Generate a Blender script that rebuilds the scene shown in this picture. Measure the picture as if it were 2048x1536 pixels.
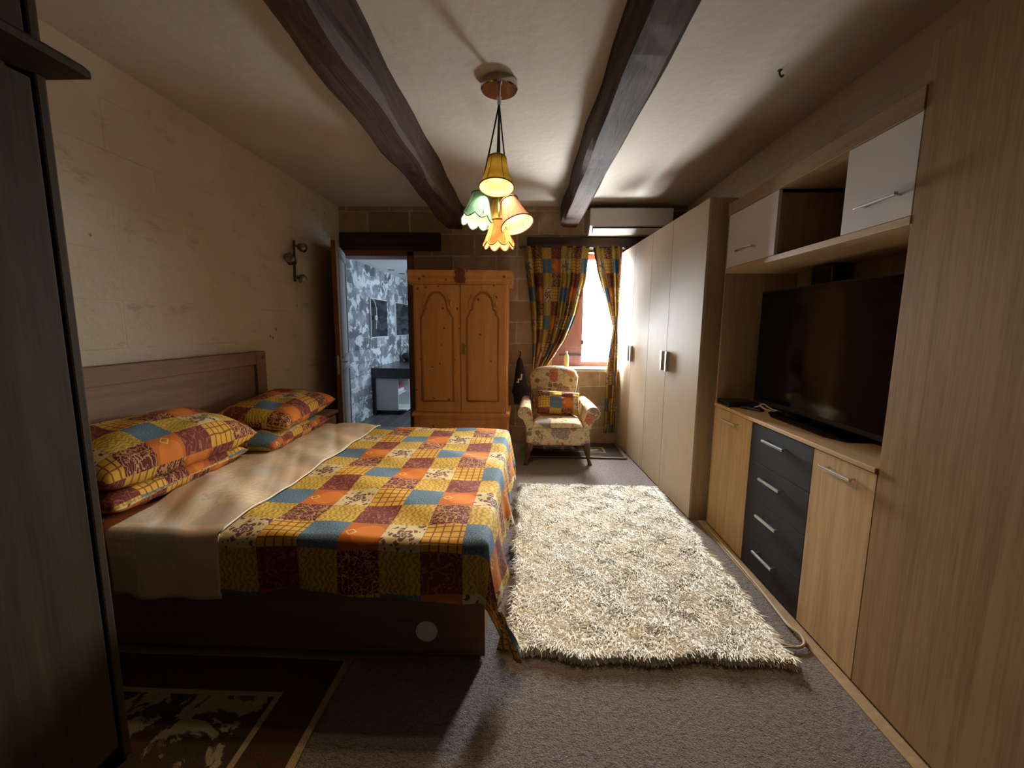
import bpy, bmesh, math, random
import numpy as np
from mathutils import Vector, Matrix, Euler
random.seed(7); np.random.seed(7)
sc = bpy.context.scene
PI = math.pi
for o in list(bpy.data.objects): bpy.data.objects.remove(o)

# ------------------------------------------------------------------ camera
F_PX = 850.0
yaw, pit, rol = -3.69778695e-02, -1.35544287e-01, 9.17883066e-03
fw = Vector((math.sin(yaw)*math.cos(pit), math.cos(yaw)*math.cos(pit), math.sin(pit)))
rt = Vector((math.cos(yaw), -math.sin(yaw), 0)); up = rt.cross(fw)
r2 = rt*math.cos(rol) + up*math.sin(rol); u2 = -rt*math.sin(rol) + up*math.cos(rol)
cd = bpy.data.cameras.new('camera'); cam = bpy.data.objects.new('camera', cd); sc.collection.objects.link(cam)
cam.matrix_world = Matrix(((r2.x, u2.x, -fw.x, 0), (r2.y, u2.y, -fw.y, 0), (r2.z, u2.z, -fw.z, 1.45), (0, 0, 0, 1)))
cd.sensor_width = 36; cd.lens = 36*F_PX/2048; cd.clip_start = .02; cd.clip_end = 200
sc.camera = cam

# ------------------------------------------------------------------ world, daylight, exposure
SKY = 310.0          # overcast sky brightness outside the window
BULB = 23.0         # watts of each pendant bulb
BATH = 42.0         # daylight in the bathroom beyond the door
w = bpy.data.worlds.new('world'); sc.world = w; w.use_nodes = True
bg = w.node_tree.nodes['Background']; bg.inputs['Color'].default_value = (.90, .95, 1, 1); bg.inputs['Strength'].default_value = SKY
def area(name, loc, rot, sx, sy, power, color, portal=False):
    d = bpy.data.lights.new(name, 'AREA'); d.shape = 'RECTANGLE'; d.size = sx; d.size_y = sy; d.energy = power; d.color = color
    o = bpy.data.objects.new(name, d); sc.collection.objects.link(o); o.location = loc; o.rotation_euler = rot
    if portal: d.cycles.is_portal = True
    return o
area('window_portal', (.70, 5.72, 1.65), (-PI/2, 0, 0), .9, 1.5, 1, (1, 1, 1), True)
area('bathroom_daylight', (-.35, 7.1, 1.5), (0, PI/2, 0), 1.3, 1.0, BATH, (.62, .80, 1.0))
sc.view_settings.view_transform = 'Standard'; sc.view_settings.look = 'None'
sc.view_settings.exposure = 0.0; sc.view_settings.gamma = 1; sc.view_settings.use_curve_mapping = False
sc.cycles.use_denoising = True
sc.cycles.max_bounces = 8; sc.cycles.diffuse_bounces = 5; sc.cycles.transparent_max_bounces = 12

# ------------------------------------------------------------------ node helper
class G:
    def __init__(s, name):
        s.m = bpy.data.materials.new(name); s.m.use_nodes = True; s.t = s.m.node_tree; s.t.nodes.clear()
        s.out = s.t.nodes.new('ShaderNodeOutputMaterial'); s.c = {}
    def n(s, typ, ins=None, **p):
        nd = s.t.nodes.new('ShaderNode'+typ)
        for k, v in p.items(): setattr(nd, k, v)
        for k, v in (ins or {}).items(): s.put(nd.inputs[k], v)
        return nd
    def put(s, sock, v):
        if hasattr(v, 'is_output'): s.t.links.new(v, sock)
        elif isinstance(v, (tuple, list)):
            v = tuple(v)
            if sock.type == 'RGBA' and len(v) == 3: v = v+(1,)
            sock.default_value = v
        else:
            if sock.type == 'RGBA': v = (v, v, v, 1)
            sock.default_value = v
    def coord(s, k='Object'):
        if 'tc' not in s.c: s.c['tc'] = s.n('TexCoord')
        return s.c['tc'].outputs[k]
    def math(s, op, a, b=None, c=None):
        nd = s.n('Math', operation=op); s.put(nd.inputs[0], a)
        if b is not None: s.put(nd.inputs[1], b)
        if c is not None: s.put(nd.inputs[2], c)
        return nd.outputs[0]
    def add(s, a, b): return s.math('ADD', a, b)
    def sub(s, a, b): return s.math('SUBTRACT', a, b)
    def mul(s, a, b): return s.math('MULTIPLY', a, b)
    def gt(s, a, b): return s.math('GREATER_THAN', a, b)
    def lt(s, a, b): return s.math('LESS_THAN', a, b)
    def mx(s, a, b): return s.math('MAXIMUM', a, b)
    def sin(s, a): return s.math('SINE', a)
    def frac(s, a): return s.math('FRACT', a)
    def floor(s, a): return s.math('FLOOR', a)
    def abs(s, a): return s.math('ABSOLUTE', a)
    def mix(s, f, a, b, blend='MIX'):
        nd = s.n('Mix', data_type='RGBA', blend_type=blend); s.put(nd.inputs[0], f); s.put(nd.inputs[6], a); s.put(nd.inputs[7], b)
        return nd.outputs[2]
    def map(s, v, scale=(1, 1, 1), loc=(0, 0, 0), rot=(0, 0, 0)):
        return s.n('Mapping', {'Vector': v, 'Scale': scale, 'Location': loc, 'Rotation': rot}).outputs[0]
    def noise(s, v, scale, detail=3, rough=.5, dist=0, out=0):
        return s.n('TexNoise', {'Vector': v, 'Scale': scale, 'Detail': detail, 'Roughness': rough, 'Distortion': dist}).outputs[out]
    def vor(s, v, scale, feature='F1', out='Distance', rand=1.0):
        return s.n('TexVoronoi', {'Vector': v, 'Scale': scale, 'Randomness': rand}, feature=feature).outputs[out]
    def ramp(s, f, stops, interp='LINEAR'):
        nd = s.n('ValToRGB'); s.put(nd.inputs[0], f); r = nd.color_ramp; r.interpolation = interp
        while len(r.elements) > 1: r.elements.remove(r.elements[-1])
        for i, (p, c) in enumerate(stops):
            e = r.elements[0] if i == 0 else r.elements.new(p)
            e.position = p; e.color = (c, c, c, 1) if not isinstance(c, tuple) else (c+(1,) if len(c) == 3 else c)
        return nd.outputs[0]
    def sep(s, v): return s.n('SeparateXYZ', {0: v}).outputs
    def comb(s, x, y, z=0.0): return s.n('CombineXYZ', {0: x, 1: y, 2: z}).outputs[0]
    def bump(s, h, strength=.3, dist=.01):
        return s.n('Bump', {'Height': h, 'Strength': strength, 'Distance': dist}).outputs[0]
    def bsdf(s, color, rough=.6, metal=0.0, normal=None, spec=.5, **kw):
        b = s.n('BsdfPrincipled', {'Base Color': color, 'Roughness': rough, 'Metallic': metal, 'Specular IOR Level': spec})
        if normal is not None: s.put(b.inputs['Normal'], normal)
        for k, v in kw.items(): s.put(b.inputs[k], v)
        s.t.links.new(b.outputs[0], s.out.inputs[0]); return b
    def mixsh(s, f, a, b):
        nd = s.n('MixShader'); s.put(nd.inputs[0], f); s.t.links.new(a, nd.inputs[1]); s.t.links.new(b, nd.inputs[2])
        s.t.links.new(nd.outputs[0], s.out.inputs[0]); return nd.outputs[0]

def plain(name, col, rough=.5, metal=0.0, spec=.5, nz=0.0):
    g = G(name); c = col; bp = None
    if nz:
        f = g.noise(g.coord(), 9, 4)
        c = g.mix(g.mul(f, nz), col, tuple(x*.45 for x in col)); bp = g.bump(g.noise(g.coord(), 160, 2), .08, .002)
    g.bsdf(c, rough, metal, bp, spec); return g.m

def wood(name, dark, light, axis='Z', rough=.5, scale=1.0, spots=None, spec=.4, streak=1.0):
    g = G(name); sc3 = {'Z': (26, 26, 1.1), 'Y': (26, 1.1, 26), 'X': (1.1, 26, 26)}[axis]
    v = g.map(g.coord(), tuple(a*scale for a in sc3))
    f1 = g.noise(v, 1.0, 5, .6, .6); f2 = g.noise(g.map(g.coord(), tuple(a*scale*5 for a in sc3)), 1.0, 2)
    v3 = g.map(g.coord(), {'Z': (5, 5, .5), 'Y': (5, .5, 5), 'X': (.5, 5, 5)}[axis])
    f3 = g.noise(v3, scale, 3, .5, 1.5)
    f = g.add(g.add(g.mul(f1, .5*streak), g.mul(f2, .3*streak)), g.mul(f3, .4))
    c = g.mix(g.ramp(f, [(.32, 0.0), (.82, 1.0)]), dark, light)
    if spots:
        d = g.vor(g.coord(), 9, out='Distance'); rr = g.noise(g.coord(), 60, 3)
        sp = g.mul(g.lt(g.add(d, g.mul(rr, .22)), .24), g.gt(g.noise(g.coord(), 3.1, 2), .47))
        c = g.mix(g.mul(sp, .8), c, spots)
        fine = g.gt(g.noise(g.coord(), 34, 4, .7), .66)
        c = g.mix(g.mul(fine, .45), c, spots)
    g.bsdf(c, rough, 0, g.bump(f, .12, .004), spec); return g.m

def patch_fabric(name, fade=0.0, translucent=0.0, dim=1.0):
    """patchwork print: 4 x 4 repeat of checks, scrolls, discs and plain squares, one UV unit per square"""
    g = G(name); uv = g.coord('UV'); o = g.sep(uv); x, y = o[0], o[1]
    fx, fy, i, j = g.frac(x), g.frac(y), g.floor(x), g.floor(y)
    jm = g.math('FLOORED_MODULO', j, 4); odd = g.math('FLOORED_MODULO', j, 2)
    i2 = g.math('FLOORED_MODULO', g.add(i, g.mul(g.gt(jm, 1.5), 2)), 4)
    nz = g.noise(uv, 5.0, 3); dx, dy = g.sub(fx, .5), g.sub(fy, .5)
    # ochre with wavy lines
    wv = g.sin(g.add(g.mul(fx, 44), g.add(g.mul(g.sin(g.mul(fy, 25)), 1.6), g.mul(nz, 14))))
    ochre = g.mix(g.mul(g.gt(wv, .15), .75), (.60, .40, .075), (.30, .17, .02))
    # wine with pale vine
    ve = g.n('TexVoronoi', {'Vector': g.n('VectorMath', {0: uv, 1: g.comb(g.mul(nz, .35), g.mul(nz, -.3))}, operation='ADD').outputs[0], 'Scale': 3.1}, feature='DISTANCE_TO_EDGE').outputs[0]
    cur = g.lt(g.abs(g.sub(g.noise(uv, 7, 2), .5)), .022)
    vine = g.mix(g.mul(g.mx(g.lt(ve, .028), cur), .8), (.125, .022, .026), (.62, .36, .13))
    pa = g.lt(g.abs(g.sub(g.math('FRACT', g.mul(g.noise(uv, 3.4, 2, .5, .8), 5)), .5)), .13)
    pais = g.mix(g.mul(pa, .62), (.17, .038, .032), (.42, .18, .09))
    # tartan check
    ln = g.mx(g.lt(g.frac(g.add(g.mul(fx, 4.5), .1)), .17), g.lt(g.frac(g.add(g.mul(fy, 4.5), .1)), .19))
    chk = g.mix(g.mul(ln, .82), (.68, .37, .055), (.10, .035, .016))
    # cream with dark scroll flower
    r = g.math('SQRT', g.add(g.mul(dx, dx), g.mul(dy, dy))); th = g.math('ARCTAN2', dy, dx)
    pet = g.add(.29, g.mul(.13, g.sin(g.add(g.mul(th, 5), g.mul(r, 14)))))
    ring = g.gt(g.sin(g.add(g.mul(r, 44), g.mul(g.sin(g.mul(th, 5)), 1.6))), -.62)
    leaf = g.mul(g.gt(g.noise(uv, 6.0, 1), .60), g.gt(r, .40))
    flo = g.mx(g.mul(g.lt(r, pet), ring), leaf)
    dam = g.mix(g.mul(flo, .92), (.62, .50, .27), (.115, .028, .042))
    sp = g.noise(uv, 34, 2)
    blue = g.mix(g.ramp(sp, [(.40, 0.0), (.62, 1.0)]), (.050, .095, .150), (.19, .28, .36))
    disc = g.lt(g.math('SQRT', g.add(g.mul(g.sub(fx, .62), g.sub(fx, .62)), g.mul(dy, dy))), .40)
    dia = g.lt(g.abs(g.sub(g.add(g.abs(g.sub(fx, .2)), g.abs(dy)), .13)), .022)
    ora = g.mix(g.mul(disc, .7), (.50, .135, .02), (.68, .22, .035)); ora = g.mix(dia, ora, (.70, .50, .16))
    ev = g.mix(g.gt(i2, .5), dam, chk); ev = g.mix(g.gt(i2, 1.5), ev, blue); ev = g.mix(g.gt(i2, 2.5), ev, ora)
    od = g.mix(g.mul(g.gt(i2, .5), g.lt(i2, 1.5)), ochre, vine); od = g.mix(g.gt(i2, 2.5), od, pais)
    c = g.mix(odd, ev, od)
    if fade: c = g.mix(fade, c, (.80, .69, .54))
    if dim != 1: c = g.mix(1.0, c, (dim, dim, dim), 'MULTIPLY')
    h = g.noise(uv, 90, 2); bp = g.bump(h, .15, .003)
    b = g.bsdf(c, .85, 0, bp, .2)
    if translucent:
        tr = g.n('BsdfTranslucent', {'Color': c}); g.mixsh(translucent, b.outputs[0], tr.outputs[0])
    return g.m

# ------------------------------------------------------------------ materials
def plaster_mat():
    g = G('aged_plaster'); p = g.coord(); o = g.sep(p)
    v = g.comb(o[1], o[2], 0.0)
    br = g.n('TexBrick', {'Vector': g.map(v, (1, 1, 1), (.1, .05, 0)), 'Color1': (1, 1, 1), 'Color2': (.93, .92, .9), 'Mortar': (.75, .71, .66), 'Scale': 1.0, 'Mortar Size': .006, 'Mortar Smooth': .8, 'Brick Width': .62, 'Row Height': .27})
    gate = g.ramp(g.noise(v, 2.2, 3), [(.48, 0.0), (.66, 1.0)])
    base = g.mix(g.noise(p, 3, 5), (.56, .46, .34), (.68, .59, .47))
    c = g.mix(g.mul(gate, .75), base, g.mix(1.0, base, br.outputs[0], 'MULTIPLY'))
    st = g.ramp(g.noise(g.map(v, (1.0, 2.4, 1)), 2.6, 6, .72), [(.57, 0.0), (.72, 1.0)])
    c = g.mix(g.mul(st, .55), c, (.27, .19, .12))
    pk = g.mul(g.lt(g.vor(v, 5.5), .075), g.gt(g.noise(v, 1.7, 2), .52)); c = g.mix(g.mul(pk, .7), c, (.20, .13, .08))
    h = g.add(g.noise(p, 30, 5), g.mul(br.outputs[1], -.3)); g.bsdf(c, .92, 0, g.bump(h, .35, .012), .15); return g.m
def stone_mat(name, c1, c2, mortar, bw=.52, rh=.262, axes=(0, 2), patch=None, thr=(.48, .56), off=(.13, .06)):
    g = G(name); p = g.coord(); o = g.sep(p); v = g.comb(o[axes[0]], o[axes[1]], 0.0)
    vd = g.n('VectorMath', {0: v, 1: g.n('VectorMath', {0: g.noise(v, 3, 2, out=1), 1: (.03, .03, 0)}, operation='MULTIPLY').outputs[0]}, operation='ADD').outputs[0]
    br = g.n('TexBrick', {'Vector': g.map(vd, (1, 1, 1), (off[0], off[1], 0)), 'Color1': c1, 'Color2': c2, 'Mortar': mortar, 'Scale': 1.0, 'Mortar Size': .014, 'Mortar Smooth': .35, 'Brick Width': bw, 'Row Height': rh})
    c = br.outputs[0]; n1 = g.noise(p, 7, 6, .65)
    c = g.mix(g.ramp(n1, [(.36, .55), (.62, 0.0)]), c, tuple(x*.5 for x in c1))
    if patch:
        f = g.ramp(g.noise(g.map(v, (1, 1.3, 1)), 4.2, 5, .62, .5), [(thr[0], 0.0), (thr[1], 1.0)])
        c = g.mix(g.mul(f, .85), c, patch)
    h = g.add(g.mul(br.outputs[1], -.8), g.mul(g.noise(p, 24, 6, .65), .7))
    g.bsdf(c, .92, 0, g.bump(h, .75, .02), .15); return g.m
def ceiling_mat():
    g = G('ceiling_paint'); p = g.coord(); n = g.noise(p, 2.2, 5, .6)
    c = g.mix(n, (.46, .39, .32), (.58, .51, .43))
    st = g.ramp(g.noise(g.map(p, (2, .5, 1), rot=(0, 0, .5)), 1.6, 4), [(.60, 0.0), (.74, 1.0)]); c = g.mix(g.mul(st, .35), c, (.34, .25, .17))
    g.bsdf(c, .9, 0, g.bump(g.noise(p, 16, 5), .3, .015), .15); return g.m
def beam_mat():
    g = G('dark_beam_timber'); v = g.map(g.coord(), (14, 1.2, 14)); f = g.noise(v, 1, 6, .65, .8)
    c = g.mix(g.ramp(f, [(.35, 0.0), (.7, 1.0)]), (.030, .015, .011), (.105, .060, .045))
    g.bsdf(c, .7, 0, g.bump(f, .5, .02), .12); return g.m
def lintel_mat():
    g = G('dark_lintel_timber'); v = g.map(g.coord(), (1.2, 14, 14)); f = g.noise(v, 1, 6, .65, .8)
    c = g.mix(g.ramp(f, [(.35, 0.0), (.7, 1.0)]), (.018, .010, .008), (.075, .042, .03))
    g.bsdf(c, .7, 0, g.bump(f, .5, .02), .3); return g.m
def carpet_mat():
    g = G('carpet_pile'); p = g.coord(); a = g.noise(p, 140, 3, .7); b = g.noise(p, 42, 4, .7); l = g.noise(p, 1.6, 4)
    c = g.mix(g.ramp(a, [(.3, 0.0), (.7, 1.0)]), (.14, .10, .086), (.36, .285, .25))
    c = g.mix(g.ramp(b, [(.50, 0.0), (.70, .75)]), c, (.10, .07, .058)); c = g.mix(g.ramp(l, [(.45, 0.0), (.75, .35)]), c, (.30, .20, .12))
    h = g.add(g.mul(a, .6), b); g.bsdf(c, .97, 0, g.bump(h, 1.0, .03), .05, **{'Sheen Weight': .2}); return g.m
def floral_mat():
    g = G('floral_chintz'); p = g.coord('UV')
    p = g.n('VectorMath', {0: p, 1: g.n('VectorMath', {0: g.noise(p, 14, 2, out=1), 1: (.035, .035, 0)}, operation='MULTIPLY').outputs[0]}, operation='ADD').outputs[0]
    c = g.mix(g.noise(p, 20, 3), (.56, .41, .22), (.70, .55, .34))
    d2 = g.vor(p, 15); k2 = g.sep(g.vor(p, 15, out='Color')); lf = g.mul(g.lt(d2, .40), g.gt(k2[0], .50))
    c = g.mix(g.mul(lf, .8), c, g.mix(g.gt(k2[1], .55), (.12, .12, .03), (.30, .17, .07)))
    tw = g.lt(g.abs(g.sub(g.noise(p, 13, 2), .5)), .016); c = g.mix(g.mul(tw, .55), c, (.13, .10, .03))
    d = g.vor(p, 6.2); k = g.sep(g.vor(p, 6.2, out='Color')); pet = g.add(.42, g.mul(g.noise(p, 34, 2), .36))
    fl = g.mul(g.lt(d, g.sub(pet, .08)), g.gt(k[0], .30))
    fc = g.mix(g.gt(k[1], .38), (.18, .16, .17), (.42, .055, .035)); fc = g.mix(g.gt(k[1], .78), fc, (.50, .20, .09))
    fc = g.mix(g.ramp(g.noise(p, 60, 2), [(.45, 0.0), (.6, .6)]), fc, (.60, .36, .24)); c = g.mix(g.mul(fl, .9), c, fc)
    g.bsdf(c, .85, 0, g.bump(g.noise(p, 300, 2), .1, .002), .2); return g.m
def rug_mat(name, x0, x1, y0, y1, field, motif, border, cream):
    g = G(name); o = g.sep(g.coord()); 
    ex = g.math('MINIMUM', g.sub(o[0], x0), g.sub(x1, o[0])); ey = g.math('MINIMUM', g.sub(o[1], y0), g.sub(y1, o[1])); e = g.math('MINIMUM', ex, ey)
    p = g.coord(); n = g.noise(p, 6.5, 5, .62, .9); f = g.ramp(n, [(.47, 0.0), (.50, 1.0)], 'LINEAR')
    c = g.mix(f, field, motif); m2 = g.lt(g.vor(g.map(p, (1, 1, 1)), 7), .28); c = g.mix(g.mul(m2, .8), c, border)
    bc = g.mix(g.gt(g.noise(p, 16, 3, .6, .5), .52), border, motif)
    inb = g.lt(e, .20); c = g.mix(inb, c, bc)
    ln = g.mul(g.gt(e, .20), g.lt(e, .222)); c = g.mix(ln, c, cream); c = g.mix(g.lt(e, .03), c, cream)
    g.bsdf(c, .97, 0, g.bump(g.noise(p, 170, 3), .7, .008), .05); return g.m
def shag_mat():
    g = G('cream_shag_wool'); p = g.coord(); n = g.noise(p, 4, 4, .6); t = g.n('ObjectInfo'); o = g.sep(p)
    c = g.mix(g.ramp(n, [(.42, 0.0), (.68, 1.0)]), (.93, .88, .79), (.88, .79, .64))
    n2 = g.noise(p, 46, 2); c = g.mix(g.ramp(n2, [(.58, 0.0), (.8, .35)]), c, (.66, .50, .30))
    g.bsdf(c, .9, 0, None, .1, **{'Sheen Weight': .3}); return g.m
def shade_mat(name, outer, inner, T):
    g = G(name); p = g.coord(); bf = g.n('NewGeometry').outputs['Backfacing']
    sp = g.lt(g.vor(p, 75), .17)
    inn = g.mix(g.mul(sp, .85), inner, (.55, .28, .12))
    st = g.noise(p, 24, 3); out = g.mix(g.mul(st, .5), outer, tuple(x*.55 for x in outer))
    c = g.mix(bf, out, inn); d = g.n('BsdfDiffuse', {'Color': c}); tr = g.n('BsdfTranslucent', {'Color': out})
    g.mixsh(T, d.outputs[0], tr.outputs[0]); return g.m
def tile_floor_mat():
    g = G('grey_plank_tiles'); v = g.sep(g.coord()); b = g.n('TexBrick', {'Vector': g.comb(v[1], v[0], 0.0), 'Color1': (.10, .09, .09), 'Color2': (.15, .135, .13), 'Mortar': (.30, .30, .30), 'Scale': 1.0, 'Mortar Size': .006, 'Brick Width': 1.0, 'Row Height': .2})
    c = g.mix(g.mul(g.noise(g.map(g.coord(), (20, 2, 1)), 1, 4), .5), b.outputs[0], (.04, .035, .035)); g.bsdf(c, .4); return g.m
def glass_mat():
    g = G('window_glass'); t = g.n('BsdfTransparent', {'Color': (.95, .97, .97)}); gl = g.n('BsdfGlossy', {'Color': (1, 1, 1), 'Roughness': .02})
    g.mixsh(.05, t.outputs[0], gl.outputs[0]); return g.m
def marble(name, a, b): 
    g = G(name); c = g.mix(g.noise(g.coord(), 12, 5), a, b); g.bsdf(c, .25); return g.m

M = dict(
 plaster=plaster_mat(), stone=stone_mat('tan_stone_blocks', (.50, .36, .22), (.31, .205, .115), (.58, .46, .32)),
 ceil=ceiling_mat(), beam=beam_mat(), lintel=lintel_mat(), carpet=carpet_mat(),
 bathstone=stone_mat('grey_white_stone_cladding', (.15, .15, .16), (.50, .50, .52), (.34, .34, .35), .46, .19, (1, 2), (.78, .79, .81), (.50, .56)),
 bathstone_x=stone_mat('grey_white_stone_cladding_end', (.20, .20, .21), (.30, .30, .31), (.34, .34, .35), .42, .19, (0, 2), (.72, .73, .75), (.47, .53)),
 white=plain('white_paint', (.72, .71, .69), .55), bathfloor=tile_floor_mat(),
 oak=wood('oak_laminate', (.24, .145, .07), (.52, .35, .19), 'Z', .5, 1.0, None, .15, 1.3), disc=plain('pale_plastic_disc', (.88, .85, .82), .5), oak_vignetted=wood('oak_laminate_vignetted', (.15, .085, .038), (.345, .22, .115), 'Z', .6, 1.0, None, .06, 1.3), oak_side=wood('oak_laminate_shade', (.24, .145, .075), (.44, .295, .165), 'Z', .55, 1.0, None, .15),  # tall right cabinet: same oak finish, darkened to put lens vignette into the colour
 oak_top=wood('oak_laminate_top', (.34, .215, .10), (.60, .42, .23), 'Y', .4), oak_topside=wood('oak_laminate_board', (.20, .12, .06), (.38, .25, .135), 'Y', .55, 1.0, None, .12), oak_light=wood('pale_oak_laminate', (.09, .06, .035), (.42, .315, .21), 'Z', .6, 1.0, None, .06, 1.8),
 bedwood=wood('bed_laminate', (.155, .085, .05), (.28, .17, .105), 'Y', .6, 1.0, None, .15), bedwood_x=wood('bed_laminate_side', (.17, .085, .05), (.30, .17, .105), 'X', .6, 1.0, None, .15),
 oldwood=wood('brown_cabinet_wood', (.022, .013, .007), (.056, .036, .02), 'Z', .7, 1.0, None, .06), pine=wood('waxed_pine', (.52, .20, .045), (.74, .36, .10), 'Z', .5, .6, (.10, .022, .006)),  # oldwood: dark wood, taken darker still to carry the lens vignette
 pine_edge=wood('darkened_pine_moulding', (.26, .085, .02), (.46, .19, .05), 'Z', .5), doorwood=wood('brown_door_wood', (.10, .035, .015), (.23, .085, .035), 'Z', .5), doorpaint=plain('grey_door_paint', (.50, .52, .53), .5, 0, .5, .4),
 framewood=wood('red_brown_window_wood', (.16, .05, .03), (.30, .10, .06), 'Z', .55), shutter=wood('purple_brown_shutter', (.10, .04, .035), (.20, .085, .07), 'Z', .6),
 white_lac=plain('white_lacquer', (.66, .62, .60), .35), graphite=plain('graphite_laminate', (.019, .017, .019), .6, 0, .2),
 steel=plain('brushed_steel', (.62, .60, .57), .32, 1.0), chrome=plain('polished_chrome', (.48, .44, .42), .10, 1.0), dark_chrome=plain('dull_nickel', (.30, .27, .24), .28, 1.0),
 black=plain('black_plastic', (.012, .012, .014), .35), gloss=plain('black_screen_glass', (.004, .004, .006), .08, 0, .22), fabric_black=plain('black_nylon', (.015, .015, .022), .75, 0, .3, .3),
 cord=plain('black_flex', (.012, .012, .012), .5), tealcord=plain('pale_green_flex', (.35, .55, .48), .6),
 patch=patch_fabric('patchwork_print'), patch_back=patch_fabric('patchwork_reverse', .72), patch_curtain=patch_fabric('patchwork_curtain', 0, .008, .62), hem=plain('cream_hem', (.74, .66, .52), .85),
 rust=plain('rust_orange_cotton', (.36, .085, .022), .9, 0, .2, .4), floral=floral_mat(), legwood=wood('dark_leg_wood', (.05, .022, .01), (.13, .06, .03), 'Z', .35),
 shag=shag_mat(), shagbase=plain('shag_backing', (.80, .70, .54), .95), acwhite=plain('air_conditioner_plastic', (.70, .67, .63), .4), acdark=plain('vent_dark', (.02, .02, .02), .6),
 iron=plain('wrought_iron', (.02, .02, .022), .6), glass=glass_mat(), sill=marble('pale_stone_sill', (.70, .68, .62), (.60, .57, .50)),
 bottle=plain('yellow_bottle_plastic', (.62, .55, .16), .4), leaf=plain('bush_leaf', (.10, .16, .07), .6), ground=plain('outside_ground', (.35, .31, .25), .9, 0, .3, .5),
 counter=marble('black_granite', (.015, .015, .017), (.045, .045, .05)), cabwhite=plain('white_vanity_board', (.68, .68, .66), .45), towel=plain('white_towel', (.72, .68, .66), .95), red=plain('red_cloth', (.45, .06, .05), .9),
 mirror=plain('dark_mirror_glass', (.05, .055, .065), .05, .6), rope=plain('beige_cable', (.40, .28, .17), .7), rubber=plain('black_rubber', (.015, .014, .013), .8), brass=plain('old_brass', (.35, .20, .06), .4, .9),
 bulb=None,
)
g = G('lit_bulb'); em = g.n('Emission', {'Color': (1, .80, .42), 'Strength': 9.0}); g.t.links.new(em.outputs[0], g.out.inputs[0]); M['bulb'] = g.m
M['rug_near'] = rug_mat('oriental_rug_near', -2.05, -.745, .25, 1.66, (.30, .24, .14), (.055, .035, .02), (.075, .03, .018), (.34, .24, .13))
M['rug_far'] = rug_mat('oriental_rug_far', .0, 1.115, 4.58, 5.20, (.26, .20, .13), (.05, .04, .03), (.04, .03, .022), (.22, .17, .11))

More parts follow.
